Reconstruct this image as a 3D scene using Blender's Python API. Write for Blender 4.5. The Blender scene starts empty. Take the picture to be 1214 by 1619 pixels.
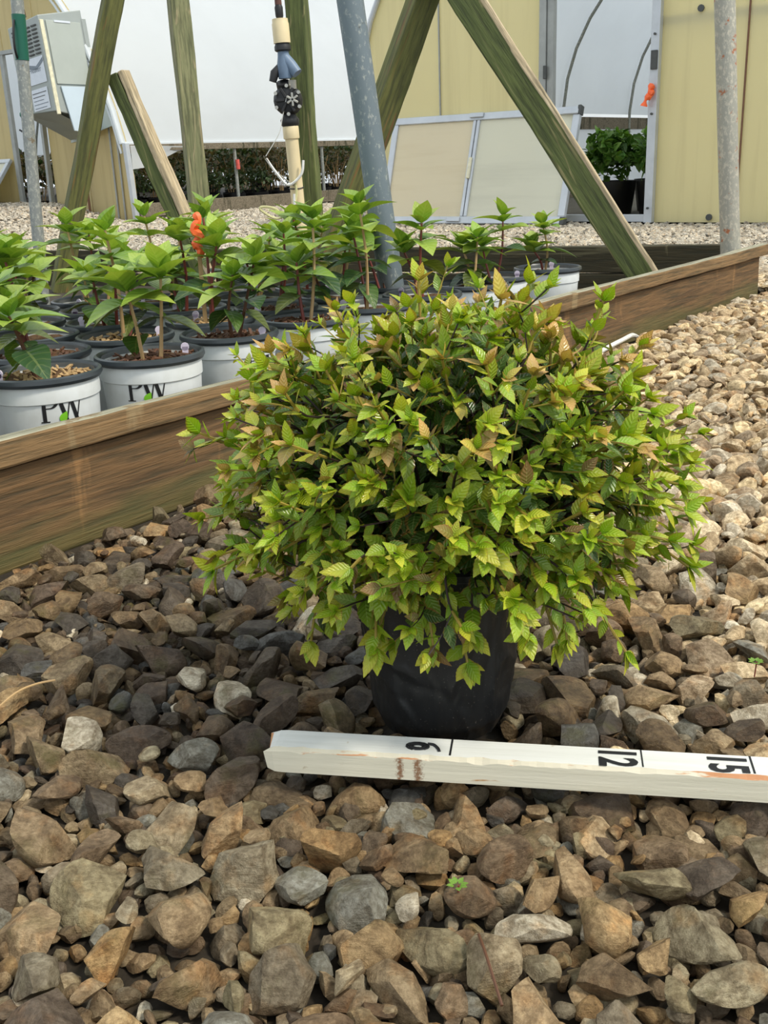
import bpy, math, random
import numpy as np
from mathutils import Vector, Matrix, Euler, noise
sc = bpy.context.scene
R = math.radians
rng = np.random.default_rng(7); random.seed(7)

# ---------------------------------------------------------------- camera, sky, sun, exposure
CAMH = .485; PITCH = R(18.9); ROLL = R(2.3)
cam = bpy.data.cameras.new('camera'); camo = bpy.data.objects.new('camera', cam); sc.collection.objects.link(camo)
cam.sensor_fit = 'VERTICAL'; cam.sensor_height = 24; cam.lens = 24*1620/1619; cam.clip_start = .02; cam.clip_end = 200
fw = Vector((0, math.cos(PITCH), -math.sin(PITCH))); up0 = Vector((0, math.sin(PITCH), math.cos(PITCH))); rt0 = Vector((1, 0, 0))
upv = up0*math.cos(ROLL)+rt0*math.sin(ROLL); rtv = rt0*math.cos(ROLL)-up0*math.sin(ROLL)
camo.matrix_world = Matrix(((rtv.x, upv.x, -fw.x, 0), (rtv.y, upv.y, -fw.y, 0), (rtv.z, upv.z, -fw.z, CAMH), (0, 0, 0, 1)))
sc.camera = camo
w = bpy.data.worlds.new('hazy sky'); sc.world = w; w.use_nodes = True
bg = w.node_tree.nodes['Background']; bg.inputs[0].default_value = (.86, .94, 1.0, 1); bg.inputs[1].default_value = 1.08
sun = bpy.data.lights.new('sun', 'SUN'); sun.energy = 2.6; sun.angle = R(9); sun.color = (1, .93, .80)
suno = bpy.data.objects.new('sun', sun); sc.collection.objects.link(suno)
suno.rotation_euler = Vector((.55, -.30, .80)).to_track_quat('Z', 'Y').to_euler()
sc.view_settings.view_transform = 'Standard'; sc.view_settings.look = 'None'
sc.view_settings.exposure = 0.12; sc.view_settings.gamma = 1; sc.view_settings.use_curve_mapping = False

def project(p):                       # only used to pick which pieces show largest
    q = Vector(p)-Vector((0, 0, CAMH)); k = q.dot(fw)
    if k <= .05: return (-9999, -9999, .05)
    return (607+1620*q.dot(rtv)/k, 809.5-1620*q.dot(upv)/k, k)

# ---------------------------------------------------------------- materials
def srgb(r, g, b):
    f = lambda c: ((c/255+.055)/1.055)**2.4 if c/255 > .04045 else c/255/12.92
    return (f(r), f(g), f(b), 1)
class NT:
    def __init__(s, name):
        s.m = bpy.data.materials.new(name); s.m.use_nodes = True; s.t = s.m.node_tree
        s.b = s.t.nodes['Principled BSDF']; s.out = s.t.nodes['Material Output']
    def n(s, typ, **kw):
        nd = s.t.nodes.new(typ)
        for k, v in kw.items():
            if k.startswith('i_'):
                key = k[2:]; nd.inputs[int(key) if key.isdigit() else key.replace('_', ' ')].default_value = v
            else: setattr(nd, k, v)
        return nd
    def l(s, a, b): s.t.links.new(a, b)
    def coord(s, scale=(1, 1, 1), kind='Object'):
        tc = s.n('ShaderNodeTexCoord'); mp = s.n('ShaderNodeMapping'); mp.inputs['Scale'].default_value = scale
        s.l(tc.outputs[kind], mp.inputs[0]); return mp.outputs[0]
    def noise(s, vec, scale, detail=4, rough=.6, dist=0):
        nd = s.n('ShaderNodeTexNoise', i_Scale=scale, i_Detail=detail, i_Roughness=rough, i_Distortion=dist)
        if vec is not None: s.l(vec, nd.inputs['Vector'])
        return nd.outputs[0]
    def ramp(s, fac, stops):
        nd = s.n('ShaderNodeValToRGB'); cr = nd.color_ramp
        while len(cr.elements) < len(stops): cr.elements.new(.5)
        for e, (p, c) in zip(cr.elements, stops): e.position = p; e.color = c if len(c) == 4 else (*c, 1)
        s.l(fac, nd.inputs[0]); return nd.outputs[0]
    def mix(s, fac, a, b, mode='MIX'):
        nd = s.n('ShaderNodeMix', data_type='RGBA', blend_type=mode)
        for i, v in ((0, fac), (6, a), (7, b)):
            if hasattr(v, 'links'): s.l(v, nd.inputs[i])
            else: nd.inputs[i].default_value = v
        return nd.outputs[2]
    def math(s, op, a, b=0.):
        nd = s.n('ShaderNodeMath', operation=op)
        for i, v in ((0, a), (1, b)):
            if hasattr(v, 'links'): s.l(v, nd.inputs[i])
            else: nd.inputs[i].default_value = v
        return nd.outputs[0]
    def bump(s, h, strength=.3, dist=.002):
        nd = s.n('ShaderNodeBump', i_Strength=strength, i_Distance=dist); s.l(h, nd.inputs['Height']); s.l(nd.outputs[0], s.b.inputs['Normal'])
    def set(s, **kw):
        for k, v in kw.items():
            i = s.b.inputs[k.replace('_', ' ')]
            if hasattr(v, 'links'): s.l(v, i)
            else: i.default_value = v
        return s.m
    def translucent(s, col, fac):
        tr = s.n('ShaderNodeBsdfTranslucent'); mx = s.n('ShaderNodeMixShader', i_0=fac)
        if hasattr(col, 'links'): s.l(col, tr.inputs[0])
        else: tr.inputs[0].default_value = col
        s.l(s.b.outputs[0], mx.inputs[1]); s.l(tr.outputs[0], mx.inputs[2]); s.l(mx.outputs[0], s.out.inputs[0]); return s.m
M = {}
def plain(name, col, rough=.6, metal=0., var=.15, scale=30, bump=0., dist=.002):
    t = NT(name); n = t.noise(t.coord(), scale)
    c2 = tuple(max(0, c*(1-var)) for c in col[:3])+(1,); c3 = tuple(min(1, c*(1+var)) for c in col[:3])+(1,)
    t.set(Base_Color=t.ramp(n, [(.3, c2), (.7, c3)]), Roughness=rough, Metallic=metal)
    if bump: t.bump(n, bump, dist)
    M[name] = t.m; return t.m
def leaf_mat(name, source, spots=True, gloss=.27, vein=90):
    t = NT(name)
    if source == 'obj': col = t.n('ShaderNodeObjectInfo').outputs['Color']
    else: col = t.n('ShaderNodeAttribute', attribute_name='col').outputs['Color']
    uv = t.n('ShaderNodeUVMap', uv_map='uv').outputs[0]
    sx = t.n('ShaderNodeSeparateXYZ'); t.l(uv, sx.inputs[0])
    av = t.math('ABSOLUTE', sx.outputs[1])                        # 0 at the midrib, 1 at the margin
    mid = t.math('LESS_THAN', av, .07)
    rib = t.math('SINE', t.math('MULTIPLY', t.math('SUBTRACT', sx.outputs[0], t.math('MULTIPLY', av, .22)), 44.))
    ribm = t.math('GREATER_THAN', rib, .86)
    veins = t.math('MAXIMUM', mid, t.math('MULTIPLY', ribm, .45))
    lc = t.mix(t.math('MULTIPLY', veins, .35), col, t.mix(.5, col, (.75, .8, .3, 1)))
    n = t.noise(t.coord(), 120 if spots else 30, 3)
    grd = t.ramp(t.math('ADD', t.math('MULTIPLY', sx.outputs[0], .7), t.math('MULTIPLY', n, .5)), [(.25, (.62, .78, .55)), (.80, (1.05, 1.0, 1.1))])
    lc = t.mix(1., lc, grd, 'MULTIPLY')
    lc = t.mix(t.math('MULTIPLY', n, .35), lc, t.mix(1., lc, (.55, .6, .5, 1), 'MULTIPLY'))
    if spots:
        e = t.noise(t.coord(), 55, 3, .7)
        f = t.ramp(t.math('ADD', e, t.math('MULTIPLY', av, .1)), [(.70, (0, 0, 0)), (.77, (1, 1, 1))])
        lc = t.mix(t.math('MULTIPLY', f, .55), lc, (.22, .11, .02, 1))
        ed = t.ramp(t.math('ADD', t.math('MULTIPLY', av, .55), t.math('MULTIPLY', t.noise(t.coord(), 40, 2), .9)), [(.90, (0, 0, 0)), (1.06, (.6, .6, .6))])
        lc = t.mix(ed, lc, (.30, .13, .035, 1))
    t.set(Base_Color=lc, Roughness=gloss, Specular_IOR_Level=.5)
    t.bump(t.math('ADD', rib, t.math('MULTIPLY', n, .8)), .35, .0008)
    M[name] = t.translucent(t.mix(1., lc, (1.0, 1.0, .35, 1), 'MULTIPLY'), .27); return t.m
def stone_mat(name, source):
    t = NT(name)
    if source == 'obj':
        oi = t.n('ShaderNodeObjectInfo'); col = oi.outputs['Color']; wet = oi.outputs['Alpha']
    else:
        a = t.n('ShaderNodeAttribute', attribute_name='col'); col = a.outputs['Color']; wet = a.outputs['Alpha']
    co = t.coord((1, 1, 1)) if source != 'obj' else t.coord()
    gm = t.n('ShaderNodeNewGeometry').outputs['Position']
    n1 = t.noise(gm, 48, 5, .65, .6); n2 = t.noise(gm, 210, 6, .75); n3 = t.noise(gm, 22, 4); n4 = t.noise(gm, 900, 3, .7)
    mp = t.n('ShaderNodeMapping'); mp.inputs['Rotation'].default_value = (.6, .9, .3); mp.inputs['Scale'].default_value = (30, 160, 300); t.l(gm, mp.inputs[0]); n5 = t.noise(mp.outputs[0], 1., 4, .7)
    c = t.mix(t.ramp(n1, [(.36, (0, 0, 0)), (.60, (1, 1, 1))]), t.mix(1., col, (.52, .46, .38, 1), 'MULTIPLY'), t.mix(1., col, (1.2, 1.18, 1.12, 1), 'MULTIPLY'))
    c = t.mix(t.ramp(n2, [(.40, (0, 0, 0)), (.60, (1, 1, 1))]), t.mix(1., c, (.60, .57, .52, 1), 'MULTIPLY'), c)
    c = t.mix(t.ramp(n5, [(.52, (0, 0, 0)), (.70, (1, 1, 1))]), c, t.mix(1., c, (.66, .62, .56, 1), 'MULTIPLY'))
    c = t.mix(t.ramp(n4, [(.62, (0, 0, 0)), (.72, (1, 1, 1))]), c, t.mix(1., c, (1.5, 1.48, 1.42, 1), 'MULTIPLY'))
    rust = t.ramp(t.noise(gm, 33, 3, .6), [(.54, (0, 0, 0)), (.68, (1, 1, 1))])
    c = t.mix(t.math('MULTIPLY', rust, .5), c, t.mix(1., c, (1.15, .78, .42, 1), 'MULTIPLY'))
    moss = t.ramp(n3, [(.56, (0, 0, 0)), (.68, (1, 1, 1))])
    c = t.mix(t.math('MULTIPLY', moss, t.math('MULTIPLY', wet, .55)), c, (.085, .08, .012, 1))
    t.set(Base_Color=c, Roughness=t.math('SUBTRACT', .84, t.math('MULTIPLY', wet, t.math('MULTIPLY', n1, .85))), Specular_IOR_Level=.45)
    t.bump(t.math('ADD', t.math('ADD', n2, t.math('MULTIPLY', n1, 1.4)), t.math('MULTIPLY', n5, .5)), .8, .004)
    M[name] = t.m; return t.m
def timber_mat(name, dark, mid, tan, tanlo=.60, grain=(24, 24, 1.7)):
    t = NT(name); v = t.coord(grain); vo = t.coord()
    g = t.noise(v, 1.0, 6, .65, .5); g2 = t.noise(v, 3.2, 4, .7)
    p = t.noise(t.coord((14, 14, 3.0)), 1.0, 4, .65, .4)
    c = t.ramp(g, [(.28, dark), (.52, mid), (.75, dark)])
    c = t.mix(t.ramp(p, [(tanlo, (0, 0, 0)), (tanlo+.09, (1, 1, 1))]), c, tan)
    c = t.mix(t.ramp(g2, [(.36, (.60, .60, .60)), (.55, (0, 0, 0))]), c, (.025, .028, .014, 1))
    wv = t.n('ShaderNodeMapping'); wv.inputs['Scale'].default_value = tuple(q*1.6 for q in grain); tcx = t.n('ShaderNodeTexCoord'); t.l(tcx.outputs['Object'], wv.inputs[0])
    st = t.noise(wv.outputs[0], 1., 3, .5, 1.2)
    c = t.mix(t.ramp(st, [(.62, (0, 0, 0)), (.70, (.5, .5, .5))]), c, tan)
    if name == 'side timber':            # moss creeping up from the gravel
        z_ = t.n('ShaderNodeSeparateXYZ'); tz = t.n('ShaderNodeTexCoord'); t.l(tz.outputs['Object'], z_.inputs[0])
        mf = t.ramp(t.math('SUBTRACT', t.math('ADD', t.noise(t.coord((4, 9, 20)), 1., 4), .12), t.math('MULTIPLY', z_.outputs[2], 9.)), [(.30, (0, 0, 0)), (.7, (.5, .5, .5))])
        c = t.mix(mf, c, (.115, .125, .035, 1))
    t.set(Base_Color=c, Roughness=.8); t.bump(t.math('ADD', g, g2), .7, .004); M[name] = t.m; return t.m

leaf_mat('shrub leaf single', 'obj'); leaf_mat('shrub leaf', 'attr')
leaf_mat('hydrangea leaf', 'obj', False, .38)
leaf_mat('far leaf', 'attr', False, .5)
stone_mat('stone single', 'obj'); stone_mat('stone', 'attr')
timber_mat('mossy timber', srgb(52, 64, 34), srgb(102, 112, 62), srgb(176, 160, 116), .60)
timber_mat('mossy timber brown', srgb(66, 72, 36), srgb(110, 110, 58), srgb(140, 88, 52), .60)
timber_mat('grey green timber', srgb(92, 100, 68), srgb(146, 146, 106), srgb(196, 176, 140), .57)
timber_mat('sunlit timber', srgb(150, 134, 104), srgb(206, 186, 152), srgb(222, 204, 170), .5)  # pale wood tone with sunlight put into the colour, for lit brace faces
timber_mat('rail timber', srgb(84, 66, 42), srgb(142, 112, 74), srgb(150, 128, 92), .60, (2.2, 40, 40))
timber_mat('rail top', srgb(120, 116, 96), srgb(176, 172, 148), srgb(134, 112, 80), .60, (2.2, 60, 60))
timber_mat('side timber', srgb(62, 47, 30), srgb(122, 92, 58), srgb(150, 112, 70), .60, (2.0, 34, 34))
timber_mat('end timber', srgb(34, 34, 20), srgb(66, 58, 36), srgb(118, 112, 84), .64, (2.0, 30, 30))
timber_mat('old plank', srgb(86, 76, 60), srgb(140, 128, 108), srgb(70, 66, 44), .55, (2.0, 30, 30))
plain('stem brown', srgb(92, 58, 36), .6); plain('stem red', srgb(126, 60, 50), .5); plain('stem tan', srgb(182, 150, 104), .6)
plain('twig dark', srgb(48, 30, 26), .55); plain('twig green', srgb(150, 130, 50), .55)
plain('soil', srgb(96, 70, 44), .95, 0, .6, 160, 1., .006)
plain('pot rim', srgb(56, 62, 66), .35); plain('pot inner', srgb(120, 126, 128), .5)
plain('black plastic', srgb(22, 22, 23), .4, 0, .3, 40)
plain('black rubber', srgb(34, 34, 36), .5)
plain('ink', srgb(20, 20, 22), .6); plain('logo green', srgb(120, 190, 40), .5)
plain('tag', srgb(226, 216, 236), .4, 0, .04)
plain('orange ribbon', srgb(255, 108, 52), .5, 0, .06); plain('pvc', srgb(228, 210, 168), .4, 0, .05, 12)
plain('blue plastic', srgb(108, 128, 152), .45, 0, .12); plain('white tube', srgb(226, 226, 220), .4); plain('yellow tube', srgb(208, 204, 150), .4)
plain('steel clamp', srgb(180, 178, 170), .35, .7); plain('rubber brown', srgb(98, 60, 50), .6)
plain('alu', srgb(196, 200, 204), .42, .35, .08, 8); plain('weathered alu', srgb(160, 162, 158), .5, .4, .12, 10)
plain('heater grey', srgb(160, 166, 162), .45, .25, .05, 6); plain('heater side', srgb(176, 182, 174), .45, .2, .04, 5)
plain('heater blue', srgb(200, 214, 224), .4, .15, .03, 5); plain('heater dark', srgb(74, 76, 74), .6); plain('sticker', srgb(214, 220, 228), .5, 0, .04)
plain('sticker grey', srgb(120, 130, 140), .5); plain('green sleeve', srgb(12, 92, 72), .45, 0, .05); plain('cream', srgb(222, 216, 186), .5)
plain('bed floor', srgb(60, 52, 40), .95, 0, .4, 40, .6); plain('rust pipe', srgb(120, 84, 62), .7)
plain('dark soil', srgb(50, 42, 30), .9, 0, .4, 30, .8, .01); plain('greenhouse floor', srgb(96, 90, 78), .95, 0, .3, 10)
plain('red band', srgb(210, 90, 80), .5); plain('cut wood', srgb(186, 130, 84), .7)
def pole_mat(name, base, light, rust, rl, spot):
    t = NT(name); a = t.noise(t.coord((1, 1, .6)), 95, 6, .75); b = t.noise(t.coord(), 26, 4, .7)
    c = t.ramp(a, [(spot, base), (spot+.1, light)])
    c = t.mix(t.ramp(b, [(rl, (0, 0, 0)), (rl+.06, (1, 1, 1))]), c, rust)
    t.set(Base_Color=c, Roughness=.55, Metallic=.25); t.bump(a, .2, .001); M[name] = t.m
pole_mat('galvanised', srgb(112, 124, 130), srgb(164, 168, 162), srgb(96, 100, 98), .66, .55)
pole_mat('rusty pipe', srgb(166, 164, 152), srgb(200, 194, 176), srgb(176, 110, 72), .60, .50)
pole_mat('grey pipe', srgb(140, 144, 140), srgb(178, 178, 168), srgb(128, 116, 96), .62, .5)
def sheet(name, col, stain, trans, scale=(6, 6, .35), lo=.5, bmp=.1):
    t = NT(name); a = t.noise(t.coord(scale), 1.6, 5, .6); b = t.noise(t.coord(), 1.3, 3)
    c = t.mix(t.ramp(a, [(lo, (0, 0, 0)), (lo+.25, (1, 1, 1))]), col, stain)
    c = t.mix(t.math('MULTIPLY', b, .25), c, t.mix(1., c, (.82, .8, .76, 1), 'MULTIPLY'))
    t.set(Base_Color=c, Roughness=.45); t.bump(b, bmp, .05); M[name] = t.translucent(c, trans)
sheet('yellow fibreglass', srgb(250, 240, 192), srgb(238, 227, 178), .42)
sheet('yellow fibreglass tan', srgb(226, 210, 158), srgb(206, 188, 136), .4)
sheet('white poly', (.90, .94, .97, 1), (.86, .90, .93, 1), .48, (.5, .5, .5), .45, .5)
sheet('panel sheet', srgb(250, 240, 212), srgb(240, 228, 196), .42, (.35, .35, 5), .5); sheet('panel sheet pale', srgb(248, 246, 228), srgb(234, 232, 214), .42, (.4, .4, 4), .5)
# black grow bag plastic: crinkled, glossy
t = NT('crinkled black'); v = t.coord((1.6, 1.6, .55)); n = t.noise(v, 22, 2, .5, .5); n2 = t.noise(t.coord(), 500, 2)
t.set(Base_Color=t.ramp(n2, [(.66, srgb(31, 32, 33)), (.76, srgb(104, 98, 92))]), Roughness=.42); t.bump(n, .8, .008); M['crinkled black'] = t.m
# white printed nursery pot
t = NT('white pot'); n = t.noise(t.coord(), 14, 4); z = t.n('ShaderNodeSeparateXYZ'); t.l(t.coord(), z.inputs[0])
t.set(Base_Color=t.ramp(n, [(.4, srgb(226, 230, 230)), (.75, srgb(206, 208, 204))]), Roughness=.38); M['white pot'] = t.m
# white painted stake with worn edge
def stake_mat(name, c1, wear, lo):
    t = NT(name); a = t.noise(t.coord((9, 70, 70)), 1., 5, .7); g = t.noise(t.coord((6, 160, 160)), 1., 4); b = t.noise(t.coord((50, 50, 50)), 1., 4, .7)
    c = t.mix(t.ramp(g, [(.35, (0, 0, 0)), (.7, (1, 1, 1))]), c1, t.mix(1., c1, (.9, .9, .88, 1), 'MULTIPLY'))
    c = t.mix(t.ramp(a, [(lo, (0, 0, 0)), (lo+.04, (1, 1, 1))]), c, wear)
    c = t.mix(t.ramp(b, [(.68, (0, 0, 0)), (.8, (1, 1, 1))]), c, srgb(170, 150, 110))
    if name == 'stake side':             # rust run down the side below the scribbled number
        tc2 = t.n('ShaderNodeTexCoord'); sx2 = t.n('ShaderNodeSeparateXYZ'); t.l(tc2.outputs['Object'], sx2.inputs[0]); rn_ = t.noise(t.coord(), 260, 5, .75)
        msk = None
        for x_, w_ in ((.112, .0055), (.127, .0065)):
            e_ = t.math('SUBTRACT', 1., t.math('MINIMUM', 1., t.math('DIVIDE', t.math('ABSOLUTE', t.math('SUBTRACT', sx2.outputs[0], x_)), w_)))
            msk = e_ if msk is None else t.math('MAXIMUM', msk, e_)
        c = t.mix(t.ramp(t.math('MULTIPLY', t.math('ADD', t.math('MULTIPLY', msk, .75), t.math('MULTIPLY', t.math('SUBTRACT', rn_, .48), 2.6)), t.math('GREATER_THAN', msk, .01)), [(.30, (0, 0, 0)), (.75, (.9, .9, .9))]), c, srgb(132, 84, 44))
    t.set(Base_Color=c, Roughness=.62); t.bump(t.math('ADD', a, g), .4, .0012); M[name] = t.m
stake_mat('stake top', srgb(226, 226, 220), srgb(186, 130, 86), .74); stake_mat('stake side', srgb(232, 226, 204), srgb(192, 150, 104), .68)
stake_mat('stake edge', srgb(214, 206, 184), srgb(192, 134, 90), .50)
t = NT('rust stain'); a = t.noise(t.coord(), 190, 4, .7)
M['rust stain'] = t.set(Base_Color=t.ramp(a, [(.35, srgb(126, 82, 44)), (.6, srgb(206, 180, 140))]), Roughness=.7)

# ---------------------------------------------------------------- mesh helpers
COL = sc.collection
def link(o, parent=None):
    COL.objects.link(o)
    if parent is not None: o.parent = parent
    return o
def tag(o, label=None, cat=None, group=None, kind=None):
    for k, v in (('label', label), ('category', cat), ('group', group), ('kind', kind)):
        if v: o[k] = v
    return o
def empty(name, loc=(0, 0, 0), rot=(0, 0, 0), label=None, cat=None, group=None, kind=None):
    o = bpy.data.objects.new(name, None); o.location = loc; o.rotation_euler = rot; o.empty_display_size = .05
    link(o); return tag(o, label, cat, group, kind)
def mesh_obj(name, me, mat, parent=None):
    o = bpy.data.objects.new(name, me)
    if mat and not me.materials: me.materials.append(M[mat])
    return link(o, parent)
class MB:
    def __init__(s): s.v = []; s.f = []
    def add(s, vs, fs):
        b = len(s.v); s.v += [tuple(x) for x in vs]; s.f += [tuple(b+i for i in q) for q in fs]; return s
    def box(s, x0, x1, y0, y1, z0, z1, mtx=None):
        vs = [Vector((x, y, z)) for z in (z0, z1) for y in (y0, y1) for x in (x0, x1)]
        if mtx is not None: vs = [mtx @ p for p in vs]
        return s.add(vs, [(0, 2, 3, 1), (4, 5, 7, 6), (0, 1, 5, 4), (2, 6, 7, 3), (0, 4, 6, 2), (1, 3, 7, 5)])
    def tube(s, pts, r, n=8, cap=True):
        pts = [Vector(p) for p in pts]; rs = r if hasattr(r, '__len__') else [r]*len(pts); vs = []; fs = []; u = None
        for i, p in enumerate(pts):
            d = (pts[min(i+1, len(pts)-1)]-pts[max(i-1, 0)]).normalized()
            if u is None: u = d.orthogonal().normalized()
            u = (u-d*u.dot(d)).normalized(); q = d.cross(u)
            vs += [p+(u*math.cos(2*math.pi*k/n)+q*math.sin(2*math.pi*k/n))*rs[i] for k in range(n)]
        for i in range(len(pts)-1):
            fs += [(i*n+k, i*n+(k+1) % n, (i+1)*n+(k+1) % n, (i+1)*n+k) for k in range(n)]
        if cap: fs += [tuple(range(n))[::-1], tuple((len(pts)-1)*n+k for k in range(n))]
        return s.add(vs, fs)
    def lathe(s, prof, n=32, cx=0, cy=0, closed=False, wob=None):
        vs = []; fs = []
        for j, (r, z) in enumerate(prof):
            for k in range(n):
                a = 2*math.pi*k/n; rr = r*(1+(wob(a, z) if wob else 0)); vs.append((cx+rr*math.cos(a), cy+rr*math.sin(a), z))
        for j in range(len(prof)-1):
            fs += [(j*n+k, j*n+(k+1) % n, (j+1)*n+(k+1) % n, (j+1)*n+k) for k in range(n)]
        s.add(vs, fs)
        return s
    def build(s, name, mat, parent=None, smooth=False, bevel=0, seg=1):
        me = bpy.data.meshes.new(name); me.from_pydata(s.v, [], s.f); me.update()
        if smooth:
            me.polygons.foreach_set('use_smooth', [True]*len(me.polygons))
            me.set_sharp_from_angle(angle=R(40))
        o = mesh_obj(name, me, mat, parent)
        if bevel:
            md = o.modifiers.new('bevel', 'BEVEL'); md.width = bevel; md.segments = seg; md.limit_method = 'ANGLE'
        return o
def spline(pts, n=6):
    pts = [Vector(p) for p in pts]; out = []
    for i in range(len(pts)-1):
        p0 = pts[max(i-1, 0)]; p1 = pts[i]; p2 = pts[i+1]; p3 = pts[min(i+2, len(pts)-1)]
        for k in range(n):
            t = k/n; out.append(.5*((2*p1)+(p2-p0)*t+(2*p0-5*p1+4*p2-p3)*t*t+(3*p1-p0-3*p2+p3)*t**3))
    return out+[pts[-1]]
def merged(name, V, Fc, cols, mat, parent, uvs=None, smooth=True, sharp=None):
    """numpy arrays: V (n,3), Fc (m,k) faces of one size, cols (n,4)"""
    me = bpy.data.meshes.new(name); k = Fc.shape[1]
    me.vertices.add(len(V)); me.vertices.foreach_set('co', V.astype(np.float32).ravel())
    me.loops.add(Fc.size); me.loops.foreach_set('vertex_index', Fc.astype(np.int32).ravel())
    me.polygons.add(len(Fc)); me.polygons.foreach_set('loop_start', np.arange(0, Fc.size, k, dtype=np.int32))
    if smooth: me.polygons.foreach_set('use_smooth', np.ones(len(Fc), bool))
    me.update(calc_edges=True)
    if cols is not None:
        a = me.attributes.new('col', 'FLOAT_COLOR', 'POINT'); a.data.foreach_set('color', cols.astype(np.float32).ravel())
    if uvs is not None:
        u = me.uv_layers.new(name='uv'); u.data.foreach_set('uv', uvs[Fc.ravel()].astype(np.float32).ravel())
    if sharp: me.set_sharp_from_angle(angle=R(sharp))
    return mesh_obj(name, me, mat, parent)

# ---------------------------------------------------------------- ground and stones
def sstep(x): x = np.clip(x, 0, 1); return x*x*(3-2*x)
def gz(x, y):                         # gravel banks up a little towards the left greenhouse
    return .16*sstep((y-8.0)/3.0)*sstep((-2.35-x)/1.1)+.05*sstep((y-9)/3.)*sstep((.4-x)/1.)
BP = np.array([-.505, 1.309]); BD = np.array([.617, .787]); BD = BD/np.linalg.norm(BD); BN = np.array([-BD[1], BD[0]])  # front board of the bed
EP = np.array([1.37, 3.80]); ED = np.array([-.932, .362])                                                                # end board
def board_v(x, y): return (x-BP[0])*BN[0]+(y-BP[1])*BN[1]
def end_v(x, y): return (x-EP[0])*(-ED[1])+(y-EP[1])*ED[0]      # >0 inside the bed
ground = empty('ground', label='bed of crushed limestone gravel, wet in front and pale behind', kind='structure')
mb = MB(); g = np.linspace(-16, 16, 41); gy = np.concatenate([np.linspace(-1.5, 5, 6), np.linspace(6, 26, 21)])
for y in gy:
    for x in g: mb.v.append((x, y, float(gz(x, y))-.03))
for j in range(len(gy)-1):
    for i in range(len(g)-1): a = j*len(g)+i; mb.f.append((a, a+1, a+1+len(g), a+len(g)))
mb.build('earth', 'dark soil', ground, True)

import bmesh
def ico(sub):
    bm = bmesh.new(); bmesh.ops.create_icosphere(bm, subdivisions=sub, radius=1)
    v = np.array([x.co[:] for x in bm.verts]); f = np.array([[q.index for q in x.verts] for x in bm.faces]); bm.free(); return v, f
def chip(v, f, r, n=13, lo=.50, hi=.86, ns=.03):
    n = max(6, n-3); lo -= .06; hi -= .04
    v = v.copy()
    for _ in range(n):
        d = r.normal(size=3); d /= np.linalg.norm(d); k = r.uniform(lo, hi); q = v@d-k
        v -= np.outer(np.maximum(q, 0), d)
    v *= np.array([1.0, r.uniform(.55, .86), r.uniform(.38, .62)])
    if ns: v += r.normal(size=v.shape)*ns*.35
    off = np.array([noise.noise(Vector(p*1.8)+Vector((r.uniform(0, 9),)*3)*0) for p in v]); v *= (1+off*.10)[:, None]
    return v/np.abs(v[:, 0]).max()
I4, I3, I2, I1 = ico(4), ico(3), ico(2), ico(1)
near_shapes = [chip(*I4, rng, 14, .48, .86, .0) for _ in range(28)]
mid_shapes = [chip(*I3, rng, 12, .50, .86, .0) for _ in range(24)]
far_shapes = [chip(*I2, rng, 9, .52, .85, .0) for _ in range(20)]
tiny_shapes = [chip(*I1, rng, 4, .6, .9, .0) for _ in range(12)]
def scatter(x0, x1, y0, y1, sp):
    nx = int((x1-x0)/sp); ny = int((y1-y0)/(sp*.87)); i, j = np.meshgrid(np.arange(nx), np.arange(ny))
    x = x0+(i+.5*(j % 2))*sp; y = y0+j*sp*.87
    p = np.stack([x.ravel(), y.ravel()], 1); p += rng.uniform(-.33, .33, p.shape)*sp; return p
def inview(p, m=.15):
    return (p[:, 0] > -.40*p[:, 1]-m) & (p[:, 0] < .42*p[:, 1]+m)
DRY = np.array([(.60, .50, .36), (.66, .58, .45), (.48, .39, .27), (.52, .49, .43), (.70, .60, .42), (.40, .33, .25)])
MIDC = np.array([(.34, .26, .165), (.28, .21, .13), (.36, .265, .15), (.25, .22, .17), (.23, .24, .23), (.20, .145, .095), (.33, .30, .22), (.42, .36, .26), (.17, .135, .10), (.34, .235, .12), (.24, .185, .12), (.26, .23, .15), (.13, .105, .085), (.30, .22, .13), (.33, .26, .17), (.22, .165, .11), (.27, .245, .19)])
WET = np.array([(.125, .092, .062), (.095, .077, .058), (.16, .115, .065), (.085, .075, .066), (.10, .105, .11), (.20, .145, .08), (.12, .09, .068), (.25, .20, .13)])
def stone_cols(p):
    n = len(p); x, y = p[:, 0], p[:, 1]
    lf = np.array([noise.noise(Vector((a*3.1, b*3.1, 3.))) for a, b in p])*.30
    dry = (x*1.1+(y-1.0)*.42+lf+rng.normal(size=n)*.13)           # >~.45 is dry
    dry = np.where(y > 3.2, 1., dry)
    wetv = np.exp(-(((x+.22)/.30)**2+((y-1.08)/.26)**2))*1.2+np.exp(-(((x-.05)/.20)**2+((y-.88)/.16)**2))*.75+lf*.8+rng.normal(size=n)*.22
    base = MIDC[rng.integers(0, len(MIDC), n)]
    base = np.where((dry > .42)[:, None], DRY[rng.integers(0, len(DRY), n)], base)
    isw = (wetv > .48) & (dry < .5)
    base = np.where(isw[:, None], WET[rng.integers(0, len(WET), n)], base)
    pale = rng.random(n) < .035; base = np.where(pale[:, None], np.array([(.60, .57, .50)]), base)
    base = base*rng.uniform(.80, 1.22, (n, 1))*np.array([1.20, 1.14, 1.04])*np.where(dry > .42, 1.12, 1.)[:, None]
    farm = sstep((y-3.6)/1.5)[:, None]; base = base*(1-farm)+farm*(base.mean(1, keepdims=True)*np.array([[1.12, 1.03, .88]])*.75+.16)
    a = np.where(isw, .95, np.where(dry > .42, .05, .55))
    return np.concatenate([base, a[:, None]], 1)
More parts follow.
